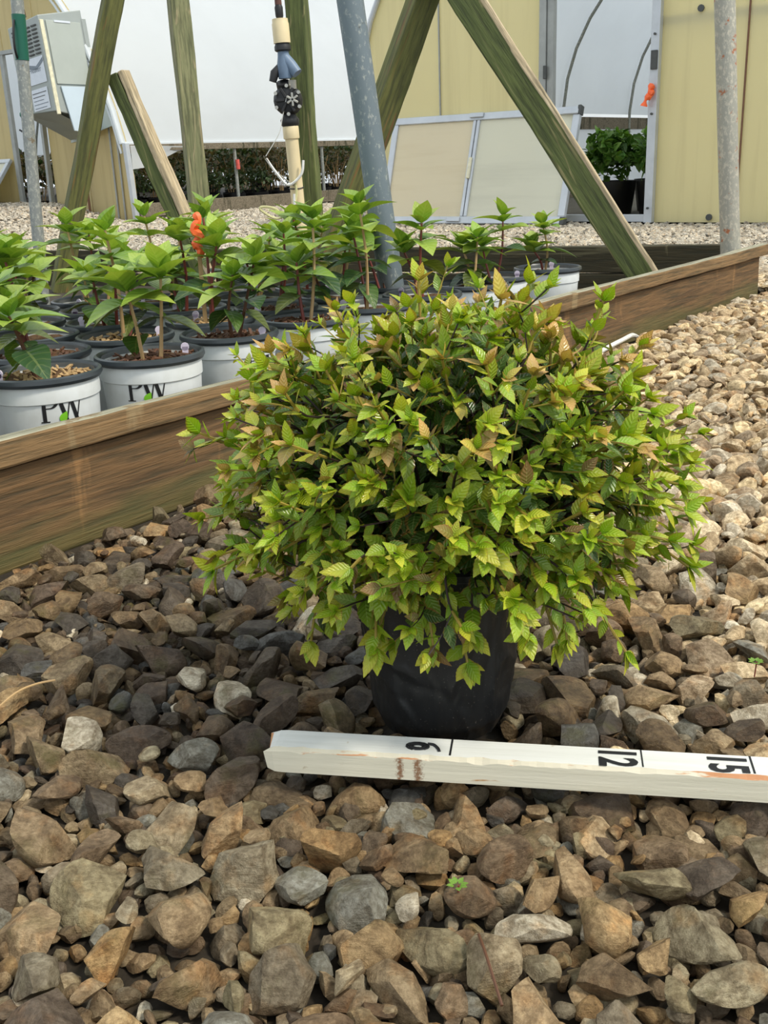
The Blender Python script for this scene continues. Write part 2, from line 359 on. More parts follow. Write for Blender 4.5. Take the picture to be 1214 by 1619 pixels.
STK0 = np.array([-.106, .740]); STK1 = np.array([.640, .612]); SD = (STK1-STK0)/np.linalg.norm(STK1-STK0); SN = np.array([-SD[1], SD[0]])
POT = np.array([.046, .842])
def layer(p, s, z, tilt, big=0):
    n = len(p); keep = np.ones(n, bool)
    bv = board_v(p[:, 0], p[:, 1]); ev = end_v(p[:, 0], p[:, 1]); be = (p-EP)@(-BD)
    inside = (bv > -s*.8-.012) & (ev > -s*.6-.02)
    keep &= ~inside
    r = np.linalg.norm(p-POT, axis=1); keep &= r > .050+s*.75
    # the stones bed down under the measuring stick
    a = (p-STK0)@SD; b = (p-STK0)@SN
    under = (a > -.03) & (b > -.045) & (b < .020) & (s > 0)
    z = np.where(under, np.minimum(z, -.012-s*.35), z)
    # greenhouse walls
    q = p-np.array([-.05, 9.13]); lx = q@np.array([.788, -.616]); ly = q@np.array([.616, .788]); keep &= ~((lx > -.05) & (ly > -.05))
    q = p-np.array([-2.3, 10.6]); lx = q@np.array([.788, -.616]); ly = q@np.array([.616, .788]); keep &= ~((lx < .03) & (ly > -.05))
    e = np.stack([rng.normal(size=n)*tilt, rng.normal(size=n)*tilt, rng.uniform(0, 6.283, n)], 1)
    zz = z+gz(p[:, 0], p[:, 1]) 
    return [(p[i, 0], p[i, 1], zz[i], s[i], e[i]) for i in np.nonzero(keep)[0]]
items = []
# three sizes laid over each other near the camera
def zone(y0, y1, sp, smin, smax, zc, tilt, m=.12, frac=1.):
    p = scatter(-.42*y1-m, .44*y1+m, y0, y1, sp); p = p[inview(p, m)]
    if frac < 1: p = p[rng.random(len(p)) < frac]
    s = smin+(smax-smin)*rng.random(len(p))**1.6
    return layer(p, s, zc-s*.25+rng.normal(size=len(p))*.0025, tilt)
def darts(y0, y1, n, rad, m=.12, seed=1, placed=None):
    """stones of falling size thrown down without covering one another"""
    r = np.random.default_rng(seed); cell = .05; grid = {} if placed is None else placed; out = []
    ys = y0+(y1-y0)*np.sqrt(r.random(n)) ; xs = r.uniform(-.40, .42, n)*ys+r.uniform(-m, m, n); ss = np.sort(rad[0]+(rad[1]-rad[0])*r.random(n)**1.5)[::-1]
    for x, y, q in zip(xs, ys, ss):
        a, b = int(math.floor(x/cell)), int(math.floor(y/cell)); ok = True
        for i in (a-1, a, a+1):
            for j in (b-1, b, b+1):
                for (u, v, w_) in grid.get((i, j), ()):
                    if (u-x)**2+(v-y)**2 < (.71*(w_+q))**2: ok = False; break
                if not ok: break
            if not ok: break
        if ok: grid.setdefault((a, b), []).append((x, y, q)); out.append((x, y, q))
    return np.array(out)
da = darts(.40, 1.85, 30000, (.0120, .0315), seed=4)
NEAR = zone(.40, 1.85, .0165, .009, .0150, -.020, .55)+layer(da[:, :2], da[:, 2], -.004-da[:, 2]*.22+rng.normal(size=len(da))*.003, .30)
db = darts(1.85, 3.2, 30000, (.013, .029), seed=8, m=.2)
MIDZ = zone(1.85, 3.2, .020, .011, .016, -.019, .5)+layer(db[:, :2], db[:, 2], -.004-db[:, 2]*.2+rng.normal(size=len(db))*.003, .3)+zone(3.2, 4.4, .023, .013, .019, -.012, .45)+zone(3.2, 4.4, .032, .016, .027, -.003, .35)
FARZ = zone(4.4, 12.5, .046, .019, .033, -.006, .4, m=.5)
near_c = stone_cols(np.array([(a[0], a[1]) for a in NEAR]))
def px_size(a):
    u, v, k = project((a[0], a[1], a[2]))
    return a[3]/k if -10 < u < 1224 and -10 < v < 1629 else 0
top = np.array([px_size(a) if a[2] > -.0185 and a[3] > .0112 else 0 for a in NEAR]); order = np.argsort(-top)[:300]; single = set(order.tolist())
smesh = []
for i, v in enumerate(near_shapes):
    me = bpy.data.meshes.new('stone'); me.from_pydata(v.tolist(), [], I4[1].tolist()); me.update()
    me.polygons.foreach_set('use_smooth', [True]*len(me.polygons)); me.set_sharp_from_angle(angle=R(28)); me.materials.append(M['stone single']); smesh.append(me)
for k in order:
    a = NEAR[k]; o = bpy.data.objects.new('stone', smesh[int(k) % len(smesh)]); o.location = a[:3]; o.rotation_euler = a[4]; s = a[3]
    o.scale = (s, s*rng.uniform(.85, 1.15), s*rng.uniform(.85, 1.25)); o.color = near_c[k]; link(o, ground)
def join_stones(name, items, cols, shapes, F, mat):
    n = len(items); T = len(shapes[0]); V = np.empty((n, T, 3)); 
    for i, a in enumerate(items):
        m = np.array(Euler(a[4]).to_matrix()); V[i] = (shapes[i % len(shapes)]*a[3])@m.T+np.array(a[:3])
    Fc = (F[None]+(np.arange(n)*T)[:, None, None]).reshape(-1, 3); C4 = np.repeat(cols, T, 0)
    o = merged(name, V.reshape(-1, 3), Fc, C4, mat, ground, sharp=30); o['kind'] = 'stuff'; return o
rest = [i for i in range(len(NEAR)) if i not in single]
n1 = [i for i in rest if NEAR[i][2] > -.016 or NEAR[i][1] < .9]; n2 = [i for i in rest if not (NEAR[i][2] > -.016 or NEAR[i][1] < .9)]
hi = [i for i in n1 if NEAR[i][1] < 1.15 and NEAR[i][2] > -.016]; lo = [i for i in rest if i not in set(hi)]
join_stones('gravel', [NEAR[i] for i in hi], near_c[hi], mid_shapes, I3[1], 'stone')
join_stones('gravel', [NEAR[i] for i in lo], near_c[lo], far_shapes, I2[1], 'stone')
mc = stone_cols(np.array([(a[0], a[1]) for a in MIDZ])); ma = [i for i, a in enumerate(MIDZ) if a[1] < 3.2 and a[2] > -.016]; mset = set(ma); mbb = [i for i in range(len(MIDZ)) if i not in mset]
join_stones('gravel', [MIDZ[i] for i in ma], mc[ma], [chip(*I2, rng, 9, .52, .85, 0) for _ in range(12)], I2[1], 'stone')
join_stones('gravel', [MIDZ[i] for i in mbb], mc[mbb], tiny_shapes, I1[1], 'stone')
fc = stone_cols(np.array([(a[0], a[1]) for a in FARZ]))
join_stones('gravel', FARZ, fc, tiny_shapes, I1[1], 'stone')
print('stones', len(NEAR), len(hi), len(MIDZ), len(FARZ))

# ---------------------------------------------------------------- greenhouses
GROT = math.atan2(-.616, .788)
def strip_wall(mbx, x0, x1, topf, zb=0., n=6, y=0., th=.012):
    xs = np.linspace(x0, x1, n+1)
    for i in range(n):
        a, b = xs[i], xs[i+1]; za, zc = topf(a), topf(b)
        mbx.add([(a, y, zb), (b, y, zb), (b, y, zc), (a, y, za), (a, y+th, zb), (b, y+th, zb), (b, y+th, zc), (a, y+th, za)],
                [(0, 1, 2, 3), (5, 4, 7, 6), (3, 2, 6, 7), (0, 4, 5, 1)]+([(0, 3, 7, 4)] if i == 0 else [])+([(1, 5, 6, 2)] if i == n-1 else []))
    return mbx
def arch_sheet(pts, y0, y1, ny=10):
    mbx = MB(); n = len(pts)
    for j in range(ny+1):
        y = y0+(y1-y0)*j/ny
        for i, (x, z) in enumerate(pts): mbx.v.append((x, y, z))
    for j in range(ny):
        for i in range(n-1): a = j*n+i; mbx.f.append((a, a+1, a+n+1, a+n))
    return mbx
# left greenhouse: its corner is seen, the gable runs left, the long side runs right
g1 = empty('greenhouse', (-2.3, 10.6, 0), (0, 0, GROT), 'poly covered greenhouse at left, gable with grey heater and long open side', 'greenhouse')
B1 = 3.05
def top1(x): t = (x+3)/3; return B1*math.sqrt(max(0, 1-t*t)) if abs(t) < 1 else 0.
def panel1(x0, x1, z0=.0, n=5, ztop=None, mat='yellow fibreglass tan'):
    f = (lambda x: max(z0+.01, top1(x))) if ztop is None else (lambda x: ztop)
    return strip_wall(MB(), x0, x1, f, z0, n).build('wall_panel', mat, g1)
for a, b in ((-.03, -.30), (-.31, -.72), (-.73, -1.31)): panel1(b, a, .02, 7)
panel1(-3.2, -1.90, .1, 4); panel1(-1.89, -1.32, 1.69, 2); panel1(-4.6, -3.21, .1, 4); panel1(-5.95, -4.61, .1, 6)
def bar(p, q, wx, wy, name, mat, parent, bev=.002):
    p, q = Vector(p), Vector(q); d = q-p; mt = Matrix.Translation(p) @ d.to_track_quat('Z', 'Y').to_matrix().to_4x4()
    mbx = MB(); n = 8
    mbx.box(-wx/2, wx/2, -wy/2, wy/2, 0, d.length, mt); return mbx.build(name, mat, parent, bevel=bev)
bar((-1.36, -.03, .1), (-1.32, -.03, 1.72), .05, .04, 'door_jamb', 'weathered alu', g1); bar((-1.88, -.03, .1), (-1.88, -.03, 1.72), .06, .04, 'door_jamb', 'weathered alu', g1)
bar((-1.92, -.03, 1.70), (-1.30, -.03, 1.70), .05, .04, 'door_head', 'weathered alu', g1)
bar((-.02, -.03, 0), (-.06, -.03, .74), .05, .05, 'corner_post', 'alu', g1)
for x in (-.205, -.31): bar((x, -.012, .02), (x, -.012, top1(x)-.05), .02, .012, 'batten', 'weathered alu', g1)
mb = MB(); mb.tube(spline([(-.78, -.06, .54), (-.72, -.06, .55), (-.705, -.06, .50), (-.70, -.06, .08)]), .013, 8); mb.build('conduit', 'rust pipe', g1, True)
ar = [(-3+3*math.cos(t), B1*math.sin(t)) for t in np.linspace(0.245, math.pi-.245, 26)]
arch_sheet(ar, -.04, 14, 20).build('poly_cover', 'white poly', g1, True)
mb = MB(); mb.tube([(x-.01, -.045, z) for x, z in ar], .022, 8); mb.build('edge_rail', 'white poly', g1, True)
mb = MB(); mb.tube([(x*.985-.02, -.055, z-.09) for x, z in ar], .012, 6); mb.build('edge_rail', 'white poly', g1, True)
bar((-.09, -.03, .73), (-.09, 14, .76), .05, .035, 'side_rail', 'white poly', g1)
bar((-.05, -.03, .700), (-.05, 14, .73), .03, .06, 'hip_board', 'old plank', g1)
# loosened sheet that sags at the near corner
mb = MB(); P = [(0, .72), (.15, .72), (.5, .71), (1.0, .70)]; Q = [(0, .52), (.15, .53), (.32, .58), (.62, .68)]
mb.add([(-.03, y, z) for y, z in P]+[(-.03-.02*(i % 2), y, z-.02) for i, (y, z) in enumerate(Q)], [(i, i+1, i+5, i+4) for i in range(3)]); mb.build('sagging_sheet', 'white poly', g1, True)
bar((0, 0, .11), (0, 14, .13), .04, .13, 'ground_board', 'old plank', g1)
for y in (1.45, 2.9, 4.35, 5.8, 7.3): 
    mb = MB(); mb.tube([(-.06, y, 0), (-.07, y, .72)], .018, 8); mb.build('side_post', 'grey pipe', g1, True)
mb = MB(); mb.tube([(-.03, 1.45, .46), (-.035, 1.45, .56)], .021, 8); mb.build('marker_band', 'red band', g1, True)
for y in (1.5, 3., 4.5, 6., 7.5, 9, 10.5, 12):
    mb = MB(); mb.tube([(x*.99-.03, y, z-.03) for x, z in ar], .018, 6); mb.build('hoop', 'grey pipe', g1, True)
for x in (-5.95,): bar((x, 0, .73), (x, 14, .76), .05, .08, 'hip_board', 'old plank', g1)
bar((-3.0, 12, .73), (-5.9, 12, .73), .04, .1, 'cross_board', 'old plank', g1)
mb = MB(); mb.box(-6, -.02, .02, 14, .005, .02); mb.build('floor_cloth', 'greenhouse floor', g1)
mb = MB(); strip_wall(mb, -5.95, -.05, lambda x: max(.1, top1(x)), .0, 14, 13.9); mb.build('rear_wall', 'white poly', g1)
# right greenhouse
g2 = empty('greenhouse', (-.05, 9.13, 0), (0, 0, GROT), 'yellow gabled greenhouse at right with an open doorway', 'greenhouse')
def top2(x):
    t = abs(x-3.2)/3.2; return .9+2.2*math.sqrt(max(0, 1-t*t))
def panel2(x0, x1, n=4): return strip_wall(MB(), x0, x1, top2, .0, n).build('wall_panel', 'yellow fibreglass', g2)
mb = MB(); strip_wall(mb, 0, .005, top2, 0, 1)
for a, b in ((0, .79), (.795, 1.69), (2.60, 3.18), (3.185, 4.1), (4.105, 5.0), (5.005, 6.4)): panel2(a, b, 9 if a == 0 else 4)
strip_wall(MB(), 1.75, 2.54, top2, 2.05, 2).build('wall_panel', 'yellow fibreglass', g2)
bar((1.72, -.035, 0), (1.72, -.035, 2.06), .055, .05, 'door_jamb', 'weathered alu', g2); bar((1.775, -.02, 0), (1.775, -.02, 2.06), .05, .05, 'door_jamb', 'weathered alu', g2)
bar((2.575, -.035, 0), (2.575, -.035, 2.06), .06, .05, 'door_jamb', 'alu', g2); bar((1.7, -.035, 2.07), (2.6, -.035, 2.07), .06, .05, 'door_head', 'alu', g2)
bar((1.8, -.02, .03), (2.55, -.02, .03), .05, .05, 'door_sill', 'alu', g2)
mb = MB(); mb.box(2.555, 2.60, -.075, -.06, 1.0, 1.12); mb.build('latch_plate', 'heater dark', g2, bevel=.003)
mb = MB(); mb.box(1.735, 1.76, -.075, -.06, 1.0, 1.09); mb.build('latch_plate', 'heater dark', g2, bevel=.003)
for x, z in ((2.575, .10), (2.575, 1.22), (2.575, 1.45), (2.861, 1.349), (3.0, .035), (2.575, .72)):
    mb = MB(); yy = -.062 if x < 2.6 else -.004; r = .008 if x < 2.6 else .022
    mb.tube([(x, yy, z), (x, yy-.012, z)], r, 10); mb.build('bolt', 'heater dark', g2, True)
mb = MB(); mb.tube([(x, -.006, 1.46-.16*abs(math.sin(x*9))*0-.0*x) for x in (3.18, 3.185)], .001, 3)
for x in (3.182, .792, 4.102): bar((x, -.008, .02), (x, -.008, top2(x)-.02), .010, .010, 'seam_strip', 'rust pipe' if x > 3 and x < 4 else 'weathered alu', g2, 0)
bar((2.56, .05, 1.30), (6.3, .05, 1.30), .09, .05, 'cross_rail', 'old plank', g2)     # shows through the sheet
P2 = [(0, .9)]+[(3.2-3.2*math.cos(t), .9+2.2*math.sin(t)) for t in np.linspace(0.03, math.pi-.03, 24)]+[(6.4, .9)]
arch_sheet(P2, -.04, 10, 16).build('poly_cover', 'white poly', g2, True)
mb = MB(); mb.tube([(x, -.02, z) for x, z in P2], .022, 8); mb.build('edge_rail', 'alu', g2, True)
bar((.02, 0, .80), (.02, 10, .80), .03, .13, 'hip_board', 'old plank', g2); bar((6.38, 0, .80), (6.38, 10, .80), .03, .13, 'hip_board', 'old plank', g2)
for x in (0, 6.4): arch_sheet([(x, .12), (x, .74)], .02, 10, 6).build('side_curtain', 'white poly', g2)
for x in (0.03, 6.37): bar((x, 0, .07), (x, 10, .07), .04, .13, 'ground_board', 'old plank', g2)
for y in (.6, 2.0, 3.45, 5.12, 6.6, 8.2):
    mb = MB(); mb.tube([(.04, y, 0), (.04, y, .9)]+[(x*.985+.04, y, z-.02) for x, z in P2[1:-1]]+[(6.35, y, .9), (6.35, y, 0)], .017, 8); mb.build('hoop', 'grey pipe', g2, True)
strip_wall(MB(), 0, 6.4, top2, 0, 12, 9.9).build('rear_wall', 'white poly', g2)
mb = MB(); mb.box(0.02, 6.38, .05, 10, .005, .02); mb.build('floor_cloth', 'greenhouse floor', g2)

def local(g, x, y, z=0): return Matrix.Translation(g.location) @ Matrix.Rotation(GROT, 4, 'Z') @ Vector((x, y, z))
# knotted orange ties
def tie(name, p, label, parts, mat='orange ribbon'):
    mbx = MB()
    for a, b, r in parts: mbx.tube(spline([Vector(p)+Vector(q) for q in a], 4), r, 8)
    o = mbx.build(name, mat, None, True); tag(o, label, 'ribbon'); return o
pt = local(g2, 2.56, -.085, .84)
tie('ribbon', pt, 'knotted coral red tie on the metal door jamb of the yellow greenhouse', [([(.02, 0, .06), (-.005, -.02, .03), (.02, -.01, .0), (-.02, -.015, -.02), (-.035, -.01, -.07)], 0, [.017+.009*math.sin(k*1.3) for k in range(17)])])

# leaning door panels
def leaning_panel(g, s0, s1, off, hgt, lean, mids, label, mats, z0=.0, wd=.055):
    p = local(g, s0, -off, z0); ang = math.atan2(lean, hgt)
    o = empty('door_panel', p, (-ang, 0, GROT), label, 'panel')
    W = s1-s0; H = math.hypot(hgt, lean)
    def rail(x0, x1, z0, z1): MB().box(x0, x1, -.02, .02, z0, z1).build('frame_rail', 'alu', o, bevel=.004)
    rail(0, W, 0, wd); rail(0, W, H-wd, H); rail(0, wd, wd, H-wd); rail(W-wd, W, wd, H-wd)
    xs = [wd]+mids+[W-wd]
    for m in mids: rail(m-wd*.55, m-.004, wd, H-wd); rail(m+.004, m+wd*.55, wd, H-wd)
    for i in range(len(xs)-1):
        a = xs[i]+(wd*.55 if i else 0); b = xs[i+1]-(wd*.55 if i < len(xs)-2 else 0)
        strip_wall(MB(), a, b, lambda x: H-wd, wd, 1, -.004, .008).build('pane', mats[i % len(mats)], o)
    return o, H, W
pn, H, W = leaning_panel(g2, .36, 2.03, .27, .80, .245, [.80], 'white framed translucent door panel leaning on the yellow greenhouse', ['panel sheet', 'panel sheet pale'])
for x, z in ((.80, H-.02), (.72, .03), (1.6, H-.04)):
    MB().box(x-.06, x+.06, -.035, -.02, z-.018, z+.018).build('hinge', 'alu', pn, bevel=.004)
MB().box(.785, .815, -.035, -.02, .34, .50).build('handle', 'cream', pn, bevel=.005)
MB().box(W-.02, W+.006, -.026, .026, H-.06, H+.006).build('corner_cap', 'heater dark', pn, bevel=.003)
MB().box(W-.03, W+.006, -.026, .026, -.006, .05).build('corner_cap', 'heater dark', pn, bevel=.003)
leaning_panel(g1, -3.2, -1.98, .45, .50, .42, [], 'pale framed panel leaning at the far left beside the grey pipe', ['panel sheet pale'], .15, .05)

# heater on the gable
hp = local(g1, -.40, -.03, .99)
ht = empty('unit_heater', hp, (0, R(-6), GROT), 'grey sheet metal unit heater with louvres mounted on the greenhouse gable', 'heater')
mb = MB(); mb.add([(-.5, -.5, .10), (0, -.5, .06), (0, 0, -.02), (-.5, 0, .05), (-.5, -.5, .88), (0, -.5, .90), (0, 0, .98), (-.5, 0, .96)],
                  [(0, 3, 2, 1), (4, 5, 6, 7), (0, 1, 5, 4), (1, 2, 6, 5), (2, 3, 7, 6), (3, 0, 4, 7)]); mb.build('casing', 'heater grey', ht, bevel=.008, seg=2)
for r in range(8):
    for c in range(4):
        x = -.44+c*.105; z = .83-r*.034
        MB().box(x, x+.075, -.512, -.498, z-.012, z).build('louvre', 'heater dark', ht)
MB().box(.0, .012, -.43, -.04, .30, .86).build('side_panel', 'heater side', ht, bevel=.003)
MB().box(.004, .018, -.34, -.16, .845, .862).build('label_strip', 'sticker', ht)
MB().box(.0, .014, -.495, -.455, .03, .86).build('corner_trim', 'cream', ht, bevel=.003)
mb = MB(); mb.add([(.006, -.40, .28), (.006, -.02, .28), (.006, -.02, -.12), (.006, -.34, -.12), (.02, -.40, .28), (.02, -.02, .28), (.02, -.02, -.12), (.02, -.34, -.12)],
                  [(3, 2, 1, 0), (4, 5, 6, 7), (0, 1, 5, 4), (1, 2, 6, 5), (2, 3, 7, 6), (3, 0, 4, 7)]); mb.build('lower_panel', 'heater blue', ht)
def sticker(z0, z1, x0=-.44, x1=-.04, mat='sticker', y=-.503): return MB().box(x0, x1, y-.003, y, z0, z1).build('sticker', mat, ht)
sticker(.33, .56); sticker(.10, .29, -.32, -.06)
mb = MB(); pts = [(-.44, .50), (-.36, .515), (-.26, .49), (-.16, .47), (-.04, .53)]
for i in range(4):
    (xa, za), (xb, zb) = pts[i], pts[i+1]; mb.add([(xa, -.508, za-.02), (xb, -.508, zb-.02), (xb, -.508, zb+.015), (xa, -.508, za+.015)], [(0, 1, 2, 3)])
mb.build('printed_wave', 'sticker grey', ht)
mb = MB(); mb.tube([(-.385, -.506, .43), (-.385, -.510, .43)], .042, 16); mb.build('printed_emblem', 'heater dark', ht)
mb = MB(); mb.tube([(-.385, -.510, .43), (-.385, -.512, .43)], .026, 16); mb.build('printed_emblem', 'sticker grey', ht)
def font_mesh(txt, size=1., bold=.0):
    cu = bpy.data.curves.new('lettering', 'FONT'); cu.body = txt; cu.size = size; cu.offset = bold; cu.align_x = 'CENTER'; cu.align_y = 'CENTER'; cu.resolution_u = 3
    o = bpy.data.objects.new('lettering', cu); COL.objects.link(o); bpy.context.view_layer.update()
    me = bpy.data.meshes.new_from_object(o.evaluated_get(bpy.context.evaluated_depsgraph_get())); bpy.data.objects.remove(o); me.name = 'lettering'; me.materials.clear(); return me
me = font_mesh('Heater', .07); me.transform(Matrix.Translation((-.19, -.508, .455)) @ Matrix.Rotation(R(90), 4, 'X')); mesh_obj('lettering', me, 'sticker grey', ht)
for k in range(5):
    MB().box(-.30, -.08-.03*(k % 3), -.508, -.506, .25-k*.033, .256-k*.033).build('printed_line', 'heater dark' if k < 2 else 'sticker grey', ht)
mb = MB(); mb.add([(-.5, -.5, .10), (-.02, -.5, .06), (-.02, -.05, -.14), (-.46, -.02, -.06), (-.46, -.05, -.14)], [(0, 1, 2), (0, 2, 4), (0, 4, 3)]); mb.build('vent_hood', 'heater grey', ht)
mb = MB(); mb.box(-.50, -.12, -.02, .0, -.16, .05); mb.build('back_plate', 'heater side', ht)
mb = MB(); mb.add([(.02, -.34, -.12), (.02, -.02, -.12), (.20, -.02, -.10), (.17, -.03, .14), (.02, -.02, .12), (.05, -.2, -.16)], [(0, 5, 1), (1, 2, 3, 4), (5, 2, 1), (0, 1, 2, 5)]); mb.build('outlet_hood', 'heater side', ht)
mb = MB(); mb.tube([(-.49, -.53, .10), (-.43, -.53, .10)], .035, 10); mb.build('gas_fitting', 'green sleeve', ht, True)
mb = MB(); mb.tube(spline([(-.02, -.22, -.08), (-.03, -.2, -.2), (-.07, -.18, -.36), (-.11, -.15, -.50)]), .010, 6); mb.build('power_cable', 'black rubber', ht, True)
mb = MB(); mb.tube(spline([(-.47, -.52, .06), (-.46, -.52, -.08), (-.60, -.52, -.02)]), .010, 6); mb.build('hose', 'black rubber', ht, True)
MB().box(-.5, 0, -.02, .04, .2, .9).build('mounting_plate', 'heater grey', ht)

# ---------------------------------------------------------------- far nursery plants inside the greenhouses
def leaf_proto(L=1., Wd=.42, n=8, serr=0., fold=.25, curl=.18):
    st = np.linspace(0, 1, n+1); vs = []; uv = []
    for i, t in enumerate(st):
        wv = Wd*(math.sin(math.pi*min(1, t**.8))**.9)*(1-.25*t) if 0 < t < 1 else 0.
        if serr: wv *= 1+serr*(1 if i % 2 else -1)
        z = -curl*t*t
        if 0 < i < n:
            vs += [(t, -wv, z+fold*wv), (t, 0, z), (t, wv, z+fold*wv)]; uv += [(t, -1), (t, 0), (t, 1)]
        else: vs.append((t, 0, z)); uv.append((t, 0))
    F = []
    F += [(0, 1, 2), (0, 2, 3)]
    for i in range(n-2):
        a = 1+3*i; b = a+3
        F += [(a, b, b+1), (a, b+1, a+1), (a+1, b+1, b+2), (a+1, b+2, a+2)]
    a = 1+3*(n-2); e = a+3; F += [(a, e, a+1), (a+1, e, a+2)]
    return np.array(vs)*L, np.array(F), np.array(uv)
def leaf_frame(p, d, nrm):            # x along the leaf, z its upper side
    d = d/np.linalg.norm(d); y = np.cross(nrm, d); k = np.linalg.norm(y)
    if k < 1e-5: y = np.cross(np.array([.3, .5, .8]), d); k = np.linalg.norm(y)
    y /= k; return np.stack([d, y, np.cross(d, y)], 1)
def join_leaves(name, L, protos, mat, parent):
    V = []; Fs = []; U = []; C4 = []; b = 0
    for i, (p, m, s, c) in enumerate(L):
        v, f, u = protos[i % len(protos)]; V.append((v*s)@m.T+p); Fs.append(f+b); U.append(u); C4.append(np.tile(np.array([*c, 1.])[None], (len(v), 1))); b += len(v)
    o = merged(name, np.concatenate(V), np.concatenate(Fs), np.concatenate(C4), mat, parent, np.concatenate(U)); o['kind'] = 'stuff'; return o
lowleaf = [leaf_proto(1, .38, 3, 0, .3, .2)]
def potprof(mbx, r, h, n=16): return mbx.lathe([(0, .01), (r*.8, .0), (r*.82, .004), (r, h), (r*.94, h), (r*.93, h*.86), (0, h*.86)], n)
def bush(p, r, h, label, n, pal, group=None, potr=.13, poth=.2, upright=False, ls=.05):
    o = empty('potted_shrub', p, (0, 0, random.uniform(0, 6)), label, 'shrub', group)
    potprof(MB(), potr, poth).build('pot', 'black plastic', o, True)
    L = []
    tips = []
    if upright:
        mbx = MB()
        for k in range(7):
            a = random.uniform(0, 6.28); rr = random.uniform(.2, 1)*r; q = Vector((rr*math.cos(a), rr*math.sin(a), poth+h*random.uniform(.7, 1)))
            mbx.tube([(q.x*.25, q.y*.25, poth*.8), tuple(q*.6+Vector((0, 0, .1))), tuple(q)], .005, 4, False); tips.append(q)
        mbx.build('stems', 'stem tan', o)['kind'] = 'stuff'
    for k in range(n):
        if upright: q = np.array(random.choice(tips))*np.array([1, 1, 1])+rng.normal(size=3)*[r*.25, r*.25, h*.30]; q[2] = max(poth, min(q[2], poth+h))
        else:
            d = rng.normal(size=3); d /= np.linalg.norm(d); d[2] = abs(d[2]) if random.random() < .8 else d[2]*.5; q = d*np.array([r, r, h*.55])*rng.uniform(.55, 1.05)+np.array([0, 0, poth+h*.34])
        dd = rng.normal(size=3)+np.array([0, 0, .4]); nn = rng.normal(size=3)*.5+np.array([0, 0, 1.])
        L.append((q, leaf_frame(q, dd, nn), ls*random.uniform(.6, 1.3), np.array(random.choice(pal))*random.uniform(.7, 1.2)))
    join_leaves('foliage', L, lowleaf, 'far leaf', o); return o
DG = [(.05, .10, .035), (.035, .07, .03), (.08, .13, .05), (.11, .09, .045)]; BR = [(.14, .09, .05), (.22, .16, .09), (.10, .11, .05), (.25, .2, .13)]
BG = [(.10, .26, .03), (.16, .34, .05), (.06, .17, .02), (.20, .38, .08)]
ords = ['first', 'second', 'third', 'fourth', 'fifth', 'sixth', 'seventh', 'eighth', 'ninth', 'tenth', 'eleventh', 'twelfth', 'thirteenth', 'fourteenth']
for k in range(12):
    y = .28+k*.37
    green = k < 6
    bush(local(g1, -.38-random.uniform(0, .06), y), .17, .30 if green else .42, ('dark green potted shrub' if green else 'brown twiggy potted shrub')+' under the open greenhouse side, %s from the left' % ords[k], 420 if green else 200, DG if green else BR, 'shrubs along the open greenhouse side', upright=not green, ls=.045 if green else .035)
for r in range(3):
    for k in range(10):
        p = local(g1, -.95-r*.62, .4+k*.62+.2*(r % 2))
        bush(p, .24, .46, 'dim bare twiggy shrub in the rows deeper inside the left greenhouse', 330, BR if (k+r) % 3 else DG, 'shrubs deeper inside the left greenhouse', upright=True, ls=.06)
for k in range(9): bush(local(g1, -4.9, .6+k*1.25), .55, .62, 'big dark bushy shrub by the far side of the left greenhouse, behind the twiggy rows', 900, DG+BR[:2], 'dark bushes at the far side of the left greenhouse', .2, .25, ls=.12)
for k, (x, y) in enumerate(((1.96, .62), (2.40, .60), (2.16, 1.10), (2.62, 1.08))):
    lab = ['bright green leafy plant just inside the doorway, left one in front', 'bright green leafy plant just inside the doorway, right one in front', 'bright green plant behind the front left pot in the doorway', 'bright green plant behind the front right pot in the doorway', 'bright green plant deep in the doorway beside the right jamb', 'bright green plant in the doorway behind the leaning panel'][k]
    bush(local(g2, x, y), .205, .42, lab, 800, BG, 'leafy plants seen through the doorway', .20, .27, ls=.075)
for k in range(3):
    bush(local(g1, -1.75+.3*k, .75+.3*(k % 2), .12), .17, .28, ['pale green potted shrub in the left doorway, nearest the grey pole', 'pale green potted shrub in the left doorway, middle one', 'pale green potted shrub in the left doorway, nearest the gable wall'][k], 260, [(.16, .22, .10), (.3, .34, .2), (.1, .14, .07)], 'shrubs in the left doorway', .16, .24)

# ---------------------------------------------------------------- timbers, pipes
def timber(name, base, top, wd, dp, mat, label, cat='post', yaw=0., parts=()):
    p, q = Vector(base), Vector(top); d = q-p; L = d.length
    o = bpy.data.objects.new(name, None)
    mbx = MB(); n = 24; rs = random.Random(label)
    ph = [rs.uniform(0, 9) for _ in range(4)]
    for i in range(n+1):
        z = L*i/n
        for k, (sx, sy) in enumerate(((-1, -1), (1, -1), (1, 1), (-1, 1))):
            mbx.v.append((sx*wd/2+.0022*math.sin(z*9+ph[k])+rs.uniform(-.0012, .0012), sy*dp/2+.0022*math.cos(z*7+ph[k])+rs.uniform(-.0012, .0012), z))
    for i in range(n):
        a = 4*i
        for k in range(4): mbx.f.append((a+k, a+(k+1) % 4, a+4+(k+1) % 4, a+4+k))
    mbx.f += [(3, 2, 1, 0), (4*n, 4*n+1, 4*n+2, 4*n+3)]
    m = mbx.build(name, mat, None, bevel=.005, seg=2)
    z = d.normalized(); x = Vector((math.cos(yaw), math.sin(yaw), 0)); x = (x-z*x.dot(z)).normalized(); y = z.cross(x)
    m.matrix_world = Matrix.Translation(p) @ Matrix((x, y, z)).transposed().to_4x4()
    tag(m, label, cat); return m
def lin(a, b, z, y): t = (z-a[1])/(b[1]-a[1]); return (a[0]+(b[0]-a[0])*t, y, z)
